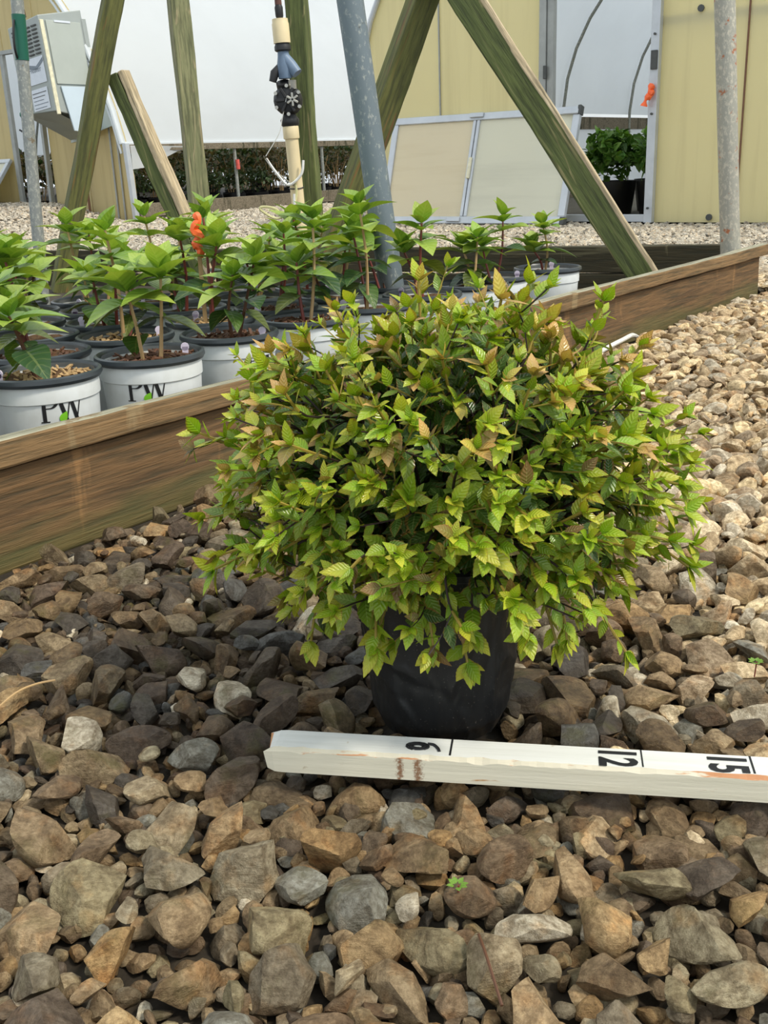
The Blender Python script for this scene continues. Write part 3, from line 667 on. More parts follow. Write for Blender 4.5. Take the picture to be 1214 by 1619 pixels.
def post(nm, a, b, y, z1, wd, dp, mat, label, cat='post', yaw=0.): return timber(nm, lin(a, b, 0, y), lin(a, b, z1, y), wd, dp, mat, label, cat, yaw)
post('timber_brace', (-1.31, .14), (-.99, 1.127), 4.5, 1.55, .075, .075, 'mossy timber brown', 'mossy square timber leaning right, left leg of the tall trestle at left', 'timber', R(25))
post('timber_post', (-.77, .259), (-.782, 1.16), 4.8, 1.6, .082, .082, 'grey green timber', 'upright mossy timber post behind the orange ribbon', 'timber', R(20))
cb = post('timber_brace', (-.814, .238), (-1.031, .863), 4.56, .86, .055, .085, 'mossy timber', 'short brace leaning left with a bare pale edge, right leg under the grey heater', 'timber', R(-10))  # label also seeds the shape; the pale edge it names is painted sunlight
cbm = timber('sunlit_edge', (0, 0, 0), (0, 0, .91), .026, .086, 'sunlit timber', 'x'); del cbm['label']; del cbm['category']; cbm.parent = cb; cbm.matrix_world = Matrix.Identity(4); cbm.matrix_local = Matrix.Translation((.0405, 0, 0)); cbm['label'] = 'pale wooden edge coloured as the sunlit face'  # pale strip paints the sunlight on the brace's right face
post('timber_post', (-.289, .282), (-.302, 1.183), 5.1, 1.6, .09, .08, 'mossy timber', 'upright green timber post behind the cream irrigation pipe', 'timber', R(-15))
post('timber_brace', (-.134, .214), (.195, .983), 3.75, 1.20, .085, .085, 'mossy timber brown', 'mossy timber leaning right behind the thick galvanised pole', 'timber', R(22))
fb = post('timber_brace', (.912, .100), (.318, .978), 3.65, 1.20, .088, .088, 'mossy timber', 'big mossy timber brace slanting down right into the corner of the bed', 'timber', R(-8))
fe = timber('sunlit_edge', (0, 0, 0), (0, 0, 1.42), .020, .089, 'sunlit timber', 'y'); del fe['category']; fe.parent = fb; fe.matrix_world = Matrix.Identity(4); fe.matrix_local = Matrix.Translation((.0465, 0, 0)); fe['label'] = 'pale wooden edge coloured as the sunlit face'  # light on the upper right face, put into the colour as a strip
def pipe(nm, a, b, y, z1, r, mat, label, cat='pole', z0=0):
    p, q = Vector(lin(a, b, z0, y)), Vector(lin(a, b, z1, y)); mbx = MB(); d = q-p
    o = mbx.tube([(0, 0, 0), (0, 0, d.length*.33), (0, 0, d.length*.66), (0, 0, d.length)], r, 24).build(nm, mat, None, True)
    o.matrix_world = Matrix.Translation(p) @ d.to_track_quat('Z', 'Y').to_matrix().to_4x4(); return tag(o, label, cat)
pipe('steel_pole', (.042, .183), (-.030, .829), 2.55, 1.3, .0305, 'galvanised', 'thick galvanised steel pole rising behind the shrub')
hpipe = pipe('steel_pole', (1.220, .177), (1.150, .922), 3.60, 1.5, .033, 'rusty pipe', 'rust speckled steel pole at the right corner of the bed')
ip = pipe('steel_pole', (-1.23, .224), (-1.184, 1.053), 3.9, 1.5, .0215, 'grey pipe', 'thin grey steel pole with a green sleeve at the far left')
mb = MB(); mb.tube([(0, 0, .865), (0, 0, 1.01)], .0232, 16); sl = mb.build('sleeve', 'green sleeve', ip, True); sl['label'] = 'dark green plastic sleeve'
mb = MB(); mb.tube(spline([(-.02, .01, .87), (-.040, .01, .90), (-.040, .01, .95), (-.022, .01, .99)]), .004, 6); mb.build('cable_loop', 'black rubber', ip, True)
mb = MB(); mb.tube([(-1.406, -.05, 2.256), (-1.357, -.05, 1.986)], .010, 8); mb.build('conduit', 'rust pipe', g1, True)

# irrigation riser
rs = empty('irrigation_riser', (-.324, 4.9, 0), (0, R(-2.2), 0), 'cream irrigation riser pipe with black valve and blue fitting', 'riser')
def rl(prof, name, mat, n=16, cx=0, cy=0): return MB().lathe([(0, prof[0][1])]+prof+[(0, prof[-1][1])], n, cx, cy).build(name, mat, rs, True)
rl([(.030, 0), (.030, .60)], 'riser_pipe', 'pvc', 20); rl([(.035, .595), (.036, .60), (.036, .645), (.033, .65)], 'coupling', 'pvc', 20)
rl([(.030, .64), (.040, .655), (.042, .675), (.032, .69), (.030, .70)], 'valve_base', 'black rubber')
mb = MB(); vb = []
mb.lathe([(0, -.035), (.050, -.032), (.064, -.015), (.064, .012), (.050, .03), (.02, .036), (0, .036)], 20); m = mb.build('valve_body', 'black rubber', rs, True); m.matrix_local = Matrix.Translation((.002, -.01, .755)) @ Matrix.Rotation(R(90), 4, 'X')
for k in range(6):
    a = k*math.pi/3+.5; MB().box(-.006, .006, .012, .056, .028, .044, Matrix.Rotation(a, 4, 'Z')).build('rib', 'black rubber', rs, bevel=.002).matrix_local = Matrix.Translation((.002, -.01, .755)) @ Matrix.Rotation(R(90), 4, 'X')
    mb = MB(); mb.tube([(.058*math.cos(a), .058*math.sin(a), .0), (.058*math.cos(a), .058*math.sin(a), .045)], .008, 8); mb.build('bolt', 'steel clamp', rs, True).matrix_local = Matrix.Translation((.002, -.01, .755)) @ Matrix.Rotation(R(90), 4, 'X')
for k in range(3):
    MB().box(-.005, .005, -.028, .028, .040, .052, Matrix.Translation((.022, .0, 0)) @ Matrix.Rotation(k*math.pi/3, 4, 'Z')).build('star_handle', 'steel clamp', rs, bevel=.002).matrix_local = Matrix.Translation((.002, -.01, .755)) @ Matrix.Rotation(R(90), 4, 'X')
mb = MB(); mb.tube([(-.01, 0, .80), (-.012, -.015, .83)], .032, 12); mb.build('solenoid', 'black rubber', rs, True)
mb = MB(); mb.tube([(.028, -.03, .80), (.030, -.035, .835)], .018, 12); mb.build('bleed_screw', 'steel clamp', rs, True)
mb = MB(); mb.tube([(0, 0, .845), (0, 0, .88), (0, 0, .935), (0, 0, .96)], [.030, .036, .026, .024], 16); mb.build('wye_body', 'blue plastic', rs, True)
mb = MB(); mb.tube([(.0, 0, .935), (.03, -.01, .895), (.054, -.02, .86)], [.024, .026, .024], 14); mb.build('wye_arm', 'blue plastic', rs, True)
mb = MB(); mb.tube([(-.02, 0, .90), (-.045, -.01, .87), (-.058, -.01, .835)], [.012, .020, .016], 12); mb.build('side_plug', 'black rubber', rs, True)
rl([(.030, .955), (.036, .96), (.036, .975), (.031, .985), (.031, .99)], 'collar', 'black rubber'); rl([(.037, .988), (.037, 1.065), (.035, 1.07), (.034, 1.085)], 'coupling', 'pvc', 20)
rl([(.013, 1.085), (.017, 1.095), (.018, 1.13), (.014, 1.14)], 'hose_barb', 'black rubber'); rl([(.015, 1.14), (.014, 1.185)], 'rubber_hose', 'rubber brown'); rl([(.020, 1.185), (.020, 1.205)], 'hose_clamp', 'steel clamp'); rl([(.016, 1.20), (.015, 1.5)], 'hose', 'black rubber')
mb = MB(); mb.tube(spline([(-.12, -.04, .52), (-.07, -.05, .44), (-.03, -.05, .40), (.03, -.05, .44), (.045, -.04, .50)]), .006, 6); mb.build('white_tube', 'white tube', rs, True)
mb = MB(); mb.tube(spline([(-.005, -.04, .42), (.0, -.04, .36), (-.03, -.05, .29), (-.10, -.05, .26), (-.165, -.05, .30), (-.16, -.05, .315), (-.10, -.05, .30), (-.05, -.06, .24), (.0, -.06, .17), (.03, -.06, .1)]), .006, 6); mb.build('yellow_tube', 'yellow tube', rs, True)
mb = MB(); mb.tube(spline([(.0, -.045, .77), (-.03, -.05, .68), (-.05, -.05, .62), (-.12, -.045, .53)]), .002, 5); mb.build('wire', 'white tube', rs, True)
mb = MB(); mb.tube(spline([(-.12, -.045, .52), (-.07, -.045, .45), (.0, -.04, .39)]), .003, 5); mb.build('wire', 'steel clamp', rs, True)
mb = MB(); mb.tube(spline([(-.01, -.05, .36), (-.02, -.06, .25), (-.04, -.07, .12), (-.06, -.08, .0)]), .006, 6); mb.build('white_tube', 'white tube', rs, True)
mb = MB(); mb.tube([(math.cos(a)*.032, math.sin(a)*.032, .385+.004*math.sin(a)) for a in np.linspace(0, 6.28, 17)], .003, 5); mb.build('cable_tie', 'black rubber', rs, True)

# ---------------------------------------------------------------- raised bed
bed = empty('raised_bed', (BP[0], BP[1], 0), (0, 0, math.atan2(BD[1], BD[0])), 'weathered timber raised bed frame around the white nursery pots', 'planter')
def plank(name, L0, L1, y0, y1, z0, z1, mat, parent, n=30, seed=1, chipy=.002):
    rs_ = random.Random(seed); mbx = MB(); ph = [rs_.uniform(0, 9) for _ in range(8)]
    for i in range(n+1):
        x = L0+(L1-L0)*i/n
        for k, (y, z) in enumerate(((y0, z0), (y1, z0), (y1, z1), (y0, z1))):
            mbx.v.append((x, y+chipy*math.sin(x*5+ph[k])+rs_.uniform(-1, 1)*chipy*.4, z+chipy*math.sin(x*4+ph[k+4])+rs_.uniform(-1, 1)*chipy*.4))
    for i in range(n):
        a = 4*i
        for k in range(4): mbx.f.append((a+k, a+4+k, a+4+(k+1) % 4, a+(k+1) % 4))
    mbx.f += [(0, 1, 2, 3), (4*n+3, 4*n+2, 4*n+1, 4*n)]
    return mbx.build(name, mat, parent, bevel=.004, seg=2)
LB = 3.055
plank('side_board', -1.2, LB, .010, .048, -.03, .112, 'side timber', bed, 40, 3)
cr_ = plank('cap_rail', -1.2, LB+.03, -.006, .024, .117, .155, 'rail timber', bed, 60, 4, .0018); cr_.data.materials.append(M['rail top'])
for i, p in enumerate(cr_.data.polygons):
    if i < 240 and i % 4 == 2: p.material_index = 1
plank('cap_rail', -1.2, LB+.02, .025, .040, .108, .148, 'old plank', bed, 60, 9, .0014)
LM = Matrix.Rotation(-math.atan2(BD[1], BD[0]), 4, 'Z') @ Matrix.Translation((-BP[0], -BP[1], 0))
e0 = LM @ Vector((1.30, 3.82, 0)); ea = math.atan2(ED[1], ED[0])-math.atan2(BD[1], BD[0])
for nm, z0, z1, mt, y0 in (('end_board', .055, .152, 'end timber', 0), ('end_board', -.03, .050, 'end timber', .004)):
    o = plank(nm, 0, 5.2, y0, y0+.04, z0, z1, mt, bed, 50, 7+int(z0*100)); o.matrix_local = Matrix.Translation(e0) @ Matrix.Rotation(ea, 4, 'Z')
corners = [LM @ Vector(q) for q in ((BP[0]-1.0*BD[0]+.05*BN[0], BP[1]-1.0*BD[1]+.05*BN[1], .004), (1.28, 3.70, .004), (-3.4, 5.55, .004), (-3.4, 1.6, .004))]
MB().add(corners, [(0, 1, 2, 3)]).build('bed_liner', 'bed floor', bed)
mb = MB(); mb.tube(spline([(1.66, -.03, -.012), (1.70, -.055, .010), (1.82, -.045, .013), (1.93, -.02, .006), (1.99, -.01, -.01)]), .006, 8)
wt = mb.build('water_tube', 'white tube', None, True); wt.matrix_world = Matrix.Translation((BP[0], BP[1], 0)) @ Matrix.Rotation(math.atan2(BD[1], BD[0]), 4, 'Z'); tag(wt, 'thin pale tube lying along the foot of the bed board', 'tube')

# ---------------------------------------------------------------- white nursery pots with hydrangeas
PR, PH = .089, .188
def potr(z): return .072+(PR-.006-.072)*z/PH
bodym = MB().lathe([(0, .006), (.066, .004), (.070, .0), (.072, .004), (potr(.15), .15), (potr(.15)+.0025, .152), (potr(.165)+.002, .165), (potr(.178), .178), (potr(.178)-.004, .178), (potr(.12)-.004, .12)], 40)
rimm = MB().lathe([(potr(.176)-.004, .176), (PR-.002, .177), (PR+.001, .182), (PR, .188), (PR-.004, .190), (PR-.007, .187), (potr(.14)-.006, .14)], 40)
def wob(a, z): return .02*math.sin(3*a)+.015*math.sin(7*a)
soilm = MB(); 
for j in range(7):
    for k in range(28):
        a = 2*math.pi*k/28; r = (.0805*j/6); soilm.v.append((r*math.cos(a), r*math.sin(a), .172+.008*noise.noise(Vector((r*60*math.cos(a), r*60*math.sin(a), 2)))+.004*random.random()))
for j in range(6):
    for k in range(28): soilm.f.append((j*28+k, j*28+(k+1) % 28, (j+1)*28+(k+1) % 28, (j+1)*28+k))
def quad_stroke(mbx, pts, w0, w1=None):
    w1 = w0 if w1 is None else w1; n = len(pts)-1; vs = []
    for i, (x, y) in enumerate(pts):
        a = pts[max(i-1, 0)]; b = pts[min(i+1, n)]; dx, dy = b[0]-a[0], b[1]-a[1]; L = math.hypot(dx, dy) or 1; ww = (w0+(w1-w0)*i/n) if not callable(w0) else w0(i/n)
        vs += [(x-dy/L*ww/2, y+dx/L*ww/2, 0), (x+dy/L*ww/2, y-dx/L*ww/2, 0)]
    mbx.add(vs, [(2*i, 2*i+1, 2*i+3, 2*i+2) for i in range(n)])
pw = MB()
seg = lambda a, b, n=6: [(a[0]+(b[0]-a[0])*i/n, a[1]+(b[1]-a[1])*i/n) for i in range(n+1)]
quad_stroke(pw, seg((.14, 0), (.14, 1)), .13); quad_stroke(pw, seg((0, .02), (.30, .02)), .04); quad_stroke(pw, seg((-.02, .98), (.30, .98)), .04)
quad_stroke(pw, [(.14+.0, .98)]+[(.34+.24*math.sin(t), .735+.245*math.cos(t)) for t in np.linspace(0, math.pi, 12)]+[(.16, .49)], lambda u: .035+.10*math.sin(math.pi*u)**2)
for (a, b, wd) in (((.62, 1), (.88, 0), .14), ((.88, 0), (1.10, .95), .045), ((1.02, 1), (1.26, 0), .14), ((1.26, 0), (1.52, 1), .045)): quad_stroke(pw, seg(a, b), wd)
for a, b in ((.50, .76), (.92, 1.14), (1.42, 1.62)): quad_stroke(pw, seg((a, .98), (b, .98)), .04)
def wrap(me_or_mb, cx, cz, s, lift=.0006):
    me = me_or_mb
    for v in me.vertices:
        x = (v.co.x-cx)*s; z = v.co.y*s+cz; r = potr(z)+lift; a = x/r
        v.co = Vector((r*math.sin(a), -r*math.cos(a), z))
    return me
m1 = bpy.data.meshes.new('lettering'); m1.from_pydata(pw.v, [], pw.f); m1.transform(Matrix.Translation((0, 0, 0))); wrap(m1, .78, .124, .043)
m2 = wrap(font_mesh('PROVEN', 1., .0), 0, .108, .0150); m3 = wrap(font_mesh('WINNERS', 1., .0), 0, .092, .0150)
lgm = MB(); v, f, u = leaf_proto(1, .36, 8, 0, 0, 0); a = R(55); lgm.v = [(.66+.42*(p[0]*math.cos(a)-p[1]*math.sin(a)), -.02+.42*(p[0]*math.sin(a)+p[1]*math.cos(a)), 0) for p in v]; lgm.f = [tuple(q) for q in f.tolist()]
m4 = bpy.data.meshes.new('leaf_emblem'); m4.from_pydata(lgm.v, [], lgm.f); wrap(m4, .78, .124, .043, .0011)
proto = {}
hid = []
def pmesh(mbx, nm, mat, smooth=True):
    o = mbx.build(nm, mat, None, smooth); me = o.data; bpy.data.objects.remove(o); return me
bodyme = pmesh(bodym, 'pot', 'white pot'); rimme = pmesh(rimm, 'rim', 'pot rim'); soilme = pmesh(soilm, 'soil', 'soil')
for mm, mt in ((m1, 'ink'), (m2, 'ink'), (m3, 'ink'), (m4, 'logo green')): mm.materials.append(M[mt])
tm = MB(); tm.tube([(0, -.0012, 0), (0, .0012, 0)], .007, 10); tm.box(-.005, .005, -.0012, .0012, -.03, 0); tagme = pmesh(tm, 'plant_tag', 'tag', False)
innerme = pmesh(MB().lathe([(potr(.178)-.0045, .186), (.0800, .168)], 40), 'inner_wall', 'pot inner')
HL = []
for k in range(6):
    v, f, u = leaf_proto(1, rng.uniform(.25, .31), 9, .0, rng.uniform(.25, .5), rng.uniform(.10, .38)); me = bpy.data.meshes.new('leaf'); me.from_pydata(v.tolist(), [], f.tolist()); me.update()
    me.polygons.foreach_set('use_smooth', [True]*len(me.polygons)); ul = me.uv_layers.new(name='uv'); li = [l.vertex_index for l in me.loops]; ul.data.foreach_set('uv', u[li].ravel()); me.materials.append(M['hydrangea leaf']); HL.append(me)
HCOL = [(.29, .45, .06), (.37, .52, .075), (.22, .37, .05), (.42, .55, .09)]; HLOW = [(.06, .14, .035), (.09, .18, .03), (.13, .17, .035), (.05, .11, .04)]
chipme = []
def hydrangea(x, y, label, group, h, nst, rot, lean=0., near=False):
    o = empty('potted_hydrangea', (x, y, .014), (0, 0, rot), label, 'plant', group)
    b = mesh_obj('pot', bodyme, None, o); mesh_obj('rim', rimme, None, b); mesh_obj('inner_wall', innerme, None, b)
    if near:
        for mm in (m1, m2, m3, m4): mesh_obj(mm.name.split('.')[0], mm, None, b)
    mesh_obj('soil', soilme, None, o)
    t = mesh_obj('plant_tag', tagme, None, o); a = random.uniform(0, 6.28); t.location = (.062*math.cos(a), .062*math.sin(a), .190); t.rotation_euler = (0, 0, -rot+random.uniform(-.5, .5))
    for s in range(nst):
        a0 = random.uniform(0, 6.28); r0 = random.uniform(.005, .022); hh = h*(1 if s == 0 else random.uniform(.55, .9)); ln = random.uniform(.01, .05)
        p0 = Vector((r0*math.cos(a0), r0*math.sin(a0), .170)); p1 = p0+Vector((ln*math.cos(a0), ln*math.sin(a0), hh)); pm = (p0+p1)/2+Vector((random.uniform(-.008, .008), random.uniform(-.008, .008), 0))
        cur = spline([p0, pm, p1], 4)
        mb_ = MB(); mb_.tube(cur, [.0038-.0016*i/(len(cur)-1) for i in range(len(cur))], 6); mb_.build('stem', random.choice(['stem brown', 'stem red', 'stem red', 'stem tan']), o, True)
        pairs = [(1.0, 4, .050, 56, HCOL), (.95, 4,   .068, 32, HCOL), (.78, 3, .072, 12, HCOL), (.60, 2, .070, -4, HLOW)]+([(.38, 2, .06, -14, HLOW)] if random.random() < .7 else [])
        az = random.uniform(0, 6.28)
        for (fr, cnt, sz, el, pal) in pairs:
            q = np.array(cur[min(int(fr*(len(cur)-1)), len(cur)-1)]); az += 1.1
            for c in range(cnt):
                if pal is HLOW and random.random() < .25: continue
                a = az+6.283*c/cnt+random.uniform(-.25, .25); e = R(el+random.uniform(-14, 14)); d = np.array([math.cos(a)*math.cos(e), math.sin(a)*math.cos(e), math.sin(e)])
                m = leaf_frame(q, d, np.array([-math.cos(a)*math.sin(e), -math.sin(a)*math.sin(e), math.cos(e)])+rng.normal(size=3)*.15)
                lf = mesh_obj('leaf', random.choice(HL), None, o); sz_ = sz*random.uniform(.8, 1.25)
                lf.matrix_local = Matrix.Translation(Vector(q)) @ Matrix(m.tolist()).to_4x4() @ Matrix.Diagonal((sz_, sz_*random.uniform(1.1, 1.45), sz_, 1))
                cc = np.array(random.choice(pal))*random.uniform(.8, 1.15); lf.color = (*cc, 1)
    if near:                           # bark chips on the soil
        cb_ = MB()
        for k in range(90):
            a = random.uniform(0, 6.28); r = .074*math.sqrt(random.random()); mt = Matrix.Translation((r*math.cos(a), r*math.sin(a), .180)) @ Euler((random.uniform(-.7, .7), random.uniform(-.7, .7), random.uniform(0, 6))).to_matrix().to_4x4()
            s1 = random.uniform(.003, .008); cb_.box(-s1, s1, -s1*.4, s1*.4, -.0012, .0012, mt)
        cb_.build('bark_chips', 'stem brown' if random.random() < .5 else 'stem tan', o)['kind'] = 'stuff'
    return o
pots = []
ROW0 = [(.0, .165), (.19, .160), (.375, .128), (.588, .160), (.79, .15), (.985, .145), (1.18, .15), (1.375, .145)]
rowsp = .172
fronts = {0: 'potted hydrangea cut by the left frame edge, against the front board', 1: 'front left white pot with black lettering and a short hydrangea', 2: 'white lettered pot just right of the front left pot, two pale straight stems', 3: 'white pot with brown bark soil just left of the big shrub', 4: 'hydrangea pot half behind the left side of the big shrub', 5: 'hydrangea pot behind the shrub top, left of the galvanised pole', 6: 'hydrangea pot at the front board right behind the galvanised pole', 7: 'last hydrangea pot at the right end of the row against the front board'}
for i, (u_, v_) in enumerate(ROW0):
    p = BP+BD*u_+BN*v_; hh = [.18, .105, .15, .15, .20, .22, .17, .12][i]
    hydrangea(p[0], p[1], fronts[i], 'hydrangeas in white pots', hh, [2, 1, 2, 2, 2, 2, 2, 2][i], math.atan2(p[0], p[1])*-1+[.2, .28, -.12, .75, 1.5, 2., .4, 1.][i], near=i < 5)
rn = ['second', 'third', 'fourth', 'fifth', 'sixth', 'seventh', 'eighth']
for r in range(1, 8):
    cand = []
    for j in range(-3, 14):
        u_ = .09*(r % 2)+.197*j+.01; v_ = .155+rowsp*r; p = BP+BD*u_+BN*v_+rng.uniform(-.008, .008, 2)
        px = project((p[0], p[1], .2))
        lim = 1.33 if r < 3 else 1.15-.16*(r-3)
        if -60 < px[0] < 880 and p[1] < 2.75 and u_ < lim: cand.append((px[0], p))
    cand.sort(key=lambda q: q[0])
    for k, (xx, p) in enumerate(cand):
        hydrangea(p[0], p[1], 'hydrangea in white pot, %s row back from the front board, %s from the left' % (rn[r-1], ords[k]), 'hydrangeas in white pots', random.uniform(.13, .22), random.choice([2, 2, 3]), -math.atan2(p[0], p[1])+(.5 if r == 1 and k < 3 else random.uniform(-2, 2)), near=(r == 1 and k < 4))
    print('row', r, len(cand))
# stray last plants on the right
for k, (x, y, h) in enumerate(((.30, 2.62, .16), (.46, 2.78, .13))):
    hydrangea(x, y, ['small hydrangea standing alone beyond the shrub top, left one', 'small two leaved hydrangea nearest the slanting timber brace'][k], 'hydrangeas in white pots', h, 2, random.uniform(0, 6))
# orange ribbon on a stake
sp_ = Vector((-.340, 2.06, .018)); ms = MB(); ms.box(-.004, .004, -.002, .002, 0, .37); stk = ms.build('wooden_stake', 'stem tan', None); stk.location = sp_; tag(stk, 'slim wooden stake under the orange ribbon among the hydrangeas', 'stake')
mb = MB(); pts = [(0, -.006, .385), (.006, -.010, .372), (-.006, -.010, .356), (.008, -.010, .342), (-.004, -.012, .330), (.006, -.01, .318), (.002, -.012, .305)]
mb.tube(spline(pts, 3), [.006+.003*abs(math.sin(i*1.1)) for i in range(19)], 6); rb = mb.build('ribbon', 'orange ribbon', None, True); rb.location = sp_; tag(rb, 'bright orange ribbon tied among the hydrangea leaves', 'ribbon')

# ---------------------------------------------------------------- measuring stick
sa = math.atan2(SD[1], SD[0]); stick = empty('measuring_stick', (STK0[0], STK0[1], .0075), (0, R(.4), sa), 'white painted wooden measuring stick lying on the gravel, black numbers 6, 12 and 15', 'ruler')
SL, SW, SH = .74, .0300, .0225
ns = 120; mb = MB(); rr = random.Random(5)
prof = [(0, 0), (0, SH-.0022), (.0026, SH), (SW-.001, SH), (SW, SH-.001), (SW, 0)]
for i in range(ns+1):
    x = SL*i/ns; e = max(0, 1-x/.010)
    ch = .0010*rr.random()+(.0014 if rr.random() < .12 else 0)
    for k, (y, z) in enumerate(prof):
        if k == 2: y += ch
        if k == 1: z -= ch
        y += (SW/2-y)*.10*e*e; z += (SH/2-z)*.22*e*e
        mb.v.append((x-(.003*e*math.sin(k*2.1)), y, z))
body = MB(); body.v = mb.v
for i in range(ns):
    a = 6*i
    for k in range(6): body.f.append((a+k, a+(k+1) % 6, a+6+(k+1) % 6, a+6+k))
body.f += [tuple(range(6))[::-1], tuple(6*ns+k for k in range(6))]
so = body.build('stick_body', 'stake top', stick)
for mnm in ('stake side', 'stake edge', 'cut wood'): so.data.materials.append(M[mnm])
for i, p in enumerate(so.data.polygons):
    k = i % 6
    if i >= 6*ns: p.material_index = 3 if i == 6*ns else 0
    else: p.material_index = {0: 1, 1: 2, 2: 0, 3: 0, 4: 1, 5: 1}[k]
def mark(x, y0=.0045, y1=None, w_=.0016):
    y1 = SW-.001 if y1 is None else y1; MB().box(x-w_/2, x+w_/2, y0, y1, SH-.0002, SH+.0003).build('inch_mark', 'ink', stick)
x6 = .1525; mark(x6); mark(.3045, w_=.0012); mark(.3885, w_=.0016)
def number(txt, x, size, bold, yc=SW*.52, sx=1.):
    me = font_mesh(txt, 1., bold); me.transform(Matrix.Translation((x, yc, SH+.0005)) @ Matrix.Rotation(R(-90), 4, 'Z') @ Matrix.Diagonal((size*sx, size, 1, 1)))
    o = mesh_obj('number', me, 'ink', stick); return o
number('12', .284, .041, .028, sx=.66); number('15', .3685, .041, .028, sx=.66)
# the 6 is scribbled by hand
mb = MB(); import itertools
for k in range(7):
    a = k*.9; mb.tube([(.1165+.0085+(.0095*math.cos(t+a))*(.45+.09*k), SW*.5+(.0056*math.sin(t+a))*(.45+.09*k), SH+.0004) for t in np.linspace(0, 5.2, 12)], .0008, 5)
mb.tube(spline([(.1330, SW*.5+.004, SH+.0004), (.138, SW*.5+.003, SH+.0004), (.1420, SW*.5-.002, SH+.0004), (.1435, SW*.5-.006, SH+.0004)]), .0014, 6); mb.build('number', 'ink', stick)
# little weeds and dead twigs on the gravel
for k, (x, y, n_, lab) in enumerate(((.040, .583, 7, 'tiny green weed sprouting between the foreground stones'), (.354, .888, 9, 'small green weed among the stones near the right frame edge'))):
    wd = empty('weed', (x, y, .006), label=lab, cat='weed'); MB().tube([(0, 0, -.01), (.001, 0, .006)], .0007, 5).build('stem', 'stem red', wd)
    for j in range(n_):
        a = j*2.4; d = np.array([math.cos(a), math.sin(a), .5]); v, f, u = leaf_proto(.006, .4, 3, 0, .1, .2); m_ = leaf_frame(np.zeros(3), d, np.array([0, 0, 1.]))
        me = bpy.data.meshes.new('leaf'); me.from_pydata(((v@m_.T)+d*.002+np.array([0, 0, .005])).tolist(), [], f.tolist()); ul = me.uv_layers.new(name='uv'); me.materials.append(M['hydrangea leaf']); mesh_obj('leaf', me, None, wd).color = (.22, .42, .05, 1)
for pts_, lab in (([(-.372, .852, .012), (-.358, .875, .018), (-.345, .895, .016), (-.330, .905, .014)], 'dry pale twig lying on the gravel at the left frame edge'), ([(.050, .535, .012), (.052, .515, .016), (.055, .495, .014), (.058, .478, .010)], 'thin brown twig lying on the foreground stones')):
    q_ = Vector(pts_[0]); tw = MB().tube(spline([Vector(p)-q_ for p in pts_], 4), .0011, 6).build('twig', 'stem tan' if q_.x < 0 else 'stem brown', None, True); tw.location = q_; tag(tw, lab, 'twig')

# ---------------------------------------------------------------- the shrub in the black pot
shrub = empty('potted_shrub', (POT[0], POT[1], -.008), (0, 0, 0), 'round leafy shrub with yellow green and bronze leaves in a black plastic pot', 'shrub')
def pw_(a, z):
    q = Vector((math.cos(a)*1.5+z*9, math.sin(a)*1.5-z*6, z*13)); q2 = Vector((math.cos(a)*3+z*16, math.sin(a)*3+z*5, z*24+5))
    return .014*math.sin(3*a+z*20)+.010*math.sin(5*a-z*30)+.038*(1-abs(noise.noise(q)))**9-.020*(1-abs(noise.noise(q2)))**12
mb = MB(); prof = [(0, .004), (.045, .002), (.056, .006), (.061, .018)]+[(.0615+.0135*(z/.165), z) for z in np.linspace(.022, .165, 48)]+[(.078, .167), (.079, .173), (.075, .176), (.073, .172), (.070, .150)]
mb.lathe(prof, 144, wob=pw_); mb.build('pot', 'crinkled black', shrub, True)
mb = MB(); mb.lathe([(0, .155), (.035, .156), (.0715, .153)], 32); mb.build('soil', 'soil', shrub, True)
SP = [leaf_proto(1, rng.uniform(.26, .32), 12, .05, rng.uniform(.02, .22), rng.uniform(.02, .26)) for _ in range(6)]
SPM = []
for v, f, u in SP:
    me = bpy.data.meshes.new('leaf'); me.from_pydata(v.tolist(), [], f.tolist()); me.update(); me.polygons.foreach_set('use_smooth', [True]*len(me.polygons))
    ul = me.uv_layers.new(name='uv'); li = [l.vertex_index for l in me.loops]; ul.data.foreach_set('uv', u[li].ravel()); me.materials.append(M['shrub leaf single']); SPM.append(me)
LEAVES = []      # (pos, frame, size, colour)
YG = np.array([(.42, .49, .030), (.34, .46, .025), (.50, .50, .045), (.28, .42, .02)]); GR = np.array([(.22, .33, .03), (.17, .28, .025), (.27, .36, .035), (.20, .29, .045)])
DK = np.array([(.07, .14, .025), (.055, .11, .02), (.09, .16, .03)]); OR = np.array([(.60, .36, .12), (.60, .46, .10), (.52, .32, .12)]); BRZ = np.array([(.26, .19, .06), (.22, .13, .05)])
cen = np.array([.010, 0., .245]); base0 = np.array([0, 0, .15])
def branch_leaves(path, l0, spacing, tipc, az, start, young):
    P_ = np.array([tuple(p) for p in path]); seg_ = np.linalg.norm(np.diff(P_, axis=0), axis=1); cum = np.concatenate([[0], np.cumsum(seg_)]); Lt = cum[-1]
    s = start*Lt
    while s < Lt:
        i = min(np.searchsorted(cum, s)-1, len(seg_)-1); i = max(i, 0); t = (s-cum[i])/max(seg_[i], 1e-6); p = P_[i]*(1-t)+P_[i+1]*t; d = (P_[i+1]-P_[i])/max(seg_[i], 1e-6)
        fr = s/Lt; az += 2.4+rng.normal()*.25; k = int(rng.integers(0, 100))
        addleaf(p, d, az, l0*(1.12-.45*fr)*rng.uniform(.75, 1.2), R(52-18*fr)+rng.normal()*.2, fr, tipc, young); s += spacing*rng.uniform(.75, 1.25)
    for k in range(5):                 # rosette at the tip
        az += 2.4; addleaf(P_[-1], d, az, l0*rng.uniform(.45, .85), R(18+9*k)+rng.normal()*.1, 1.05, tipc, young)
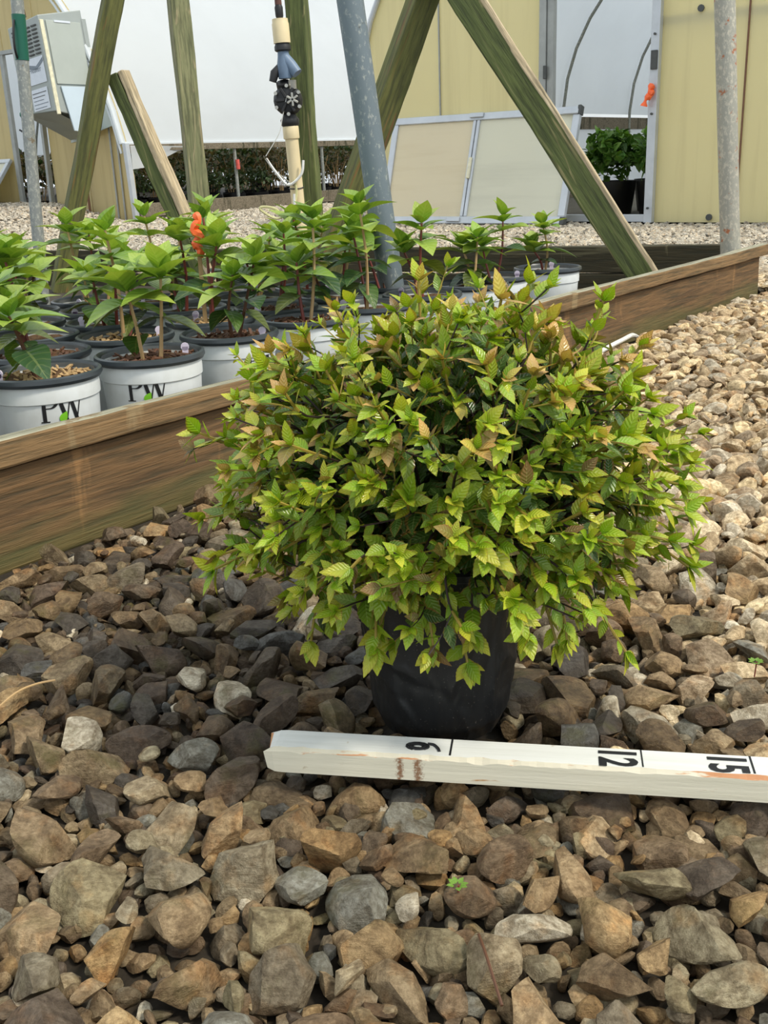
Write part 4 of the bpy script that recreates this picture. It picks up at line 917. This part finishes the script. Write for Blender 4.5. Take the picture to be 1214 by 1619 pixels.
def addleaf(p, d, az, size, ang, fr, tipc, young):
    a = np.cross(d, [0, 0, 1.]); na = np.linalg.norm(a); a = a/na if na > 1e-3 else np.array([1., 0, 0]); b = np.cross(d, a); o = a*math.cos(az)+b*math.sin(az)
    ld = d*math.cos(ang)+o*math.sin(ang); ld[2] -= .12; ld /= np.linalg.norm(ld)
    outw = (p-cen); outw /= max(np.linalg.norm(outw), 1e-4)
    nrm = np.array([0, 0, .9])+d*.45+outw*.55+rng.normal(size=3)*.30
    h = p[2]
    r = rng.random()
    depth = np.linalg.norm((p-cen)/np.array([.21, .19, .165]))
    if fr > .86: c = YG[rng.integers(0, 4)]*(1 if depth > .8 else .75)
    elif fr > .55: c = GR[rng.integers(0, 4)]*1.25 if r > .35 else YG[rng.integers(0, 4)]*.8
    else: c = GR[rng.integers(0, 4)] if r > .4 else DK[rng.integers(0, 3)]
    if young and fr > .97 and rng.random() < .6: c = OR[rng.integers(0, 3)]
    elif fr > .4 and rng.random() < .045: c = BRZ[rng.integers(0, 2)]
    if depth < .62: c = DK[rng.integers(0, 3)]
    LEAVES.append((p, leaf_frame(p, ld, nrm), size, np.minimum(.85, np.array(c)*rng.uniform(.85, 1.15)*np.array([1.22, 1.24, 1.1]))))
N = 250; tips = []
for i in range(N):
    z = 1-2*(i+.5)/N; ph = i*2.39996; q = math.sqrt(1-z*z); d = np.array([q*math.cos(ph), q*math.sin(ph), z])+rng.normal(size=3)*.07; d /= np.linalg.norm(d)
    if d[2] < -.80: continue
    rx = (.180 if d[2] > .1 else .200) if d[0] > 0 else .188; rz = .143 if d[2] > 0 else .172
    f_ = rng.uniform(.86, 1.06)
    if i % 9 == 0: f_ *= .75
    t = cen+d*np.array([rx, .175, rz])*f_
    if d[2] < -.35 and abs(d[0]) < .5: t[2] = max(t[2], .105)
    tips.append(t)
# long side shoots that break the outline
for t in ((.232, 0., .205), (.222, -.02, .150), (.215, .03, .24), (.160, -.06, .088), (.145, .02, .105), (-.200, -.02, .290), (-.190, -.05, .19), (-.198, -.03, .170), (-.118, -.05, .105), (-.185, .04, .23), (.08, .0, .400), (-.01, .02, .404), (.05, -.06, .396), (-.08, .0, .385), (.14, -.01, .385), (.18, .02, .34), (-.15, .0, .33), (-.135, -.02, .355), (.212, -.01, .285)): tips.append(np.array(t))
for i, t in enumerate(tips):
    b = base0+np.array([t[0]*.15+rng.normal()*.008, t[1]*.15+rng.normal()*.008, 0]); out = t-base0
    mid = b+out*.5+np.array([0, 0, .035 if t[2] > .15 else .055])+rng.normal(size=3)*.008
    tt = t-out/np.linalg.norm(out)*.006
    path = spline([b, b+(mid-b)*.5+np.array([0, 0, .006]), mid, (mid+tt)/2+rng.normal(size=3)*.004, tt], 4)
    young = (t[2] > .29 and rng.random() < .55) or rng.random() < .06
    mb = MB(); nP = len(path); mb.tube(path, [.0017-.0010*k/(nP-1) for k in range(nP)], 5)
    br = mb.build('branch', 'twig dark', shrub, True)
    tp = MB(); k0 = int(nP*.78); tp.tube(path[k0:], .0012, 5); tp.build('branch_tip', 'twig green', br, True)
    branch_leaves(path, .0265*rng.uniform(.85, 1.2), .0092, None, rng.uniform(0, 6), .36, young)
    for s_ in range(2):                # side twigs
        k = int(nP*rng.uniform(.50, .82)); p0 = np.array(path[k]); d0 = np.array(path[k+1])-p0; d0 /= np.linalg.norm(d0); o = rng.normal(size=3); o -= d0*(o@d0); o /= np.linalg.norm(o)
        e = p0+(d0*.6+o*.75+np.array([0, 0, .25]))*rng.uniform(.035, .055); rad = np.linalg.norm((e-cen)/np.array([.215, .185, .17]))
        if rad > 1.03: e = cen+(e-cen)/rad*1.03
        pp = spline([p0, (p0+e)/2+rng.normal(size=3)*.003, e], 3); tb = MB(); tb.tube(pp, .0007, 4); tb.build('twig', 'twig green' if s_ else 'twig dark', br, True)
        branch_leaves(pp, .0225*rng.uniform(.8, 1.2), .0100, None, rng.uniform(0, 6), .30, young and rng.random() < .5)
score = []
W0 = np.array([POT[0], POT[1], -.008])
for i, (p, m, s, c) in enumerate(LEAVES):
    wp = p+W0; k = project(wp)[2]; front = (cen-p)[1] > -.02; dep = np.linalg.norm((p-cen)/np.array([.21, .19, .165]))
    facing = abs(np.dot(m[:, 2], [0, -.8, .6])); score.append(s/k*facing if front and dep > .82 else 0)
big = set(np.argsort(-np.array(score))[:300].tolist())
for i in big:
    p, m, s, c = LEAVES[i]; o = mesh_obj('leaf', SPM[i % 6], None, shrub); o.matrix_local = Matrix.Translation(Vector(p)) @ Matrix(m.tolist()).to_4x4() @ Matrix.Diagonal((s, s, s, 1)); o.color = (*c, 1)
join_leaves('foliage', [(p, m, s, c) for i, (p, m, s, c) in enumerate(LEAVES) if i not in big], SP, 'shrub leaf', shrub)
print('shrub leaves', len(LEAVES))
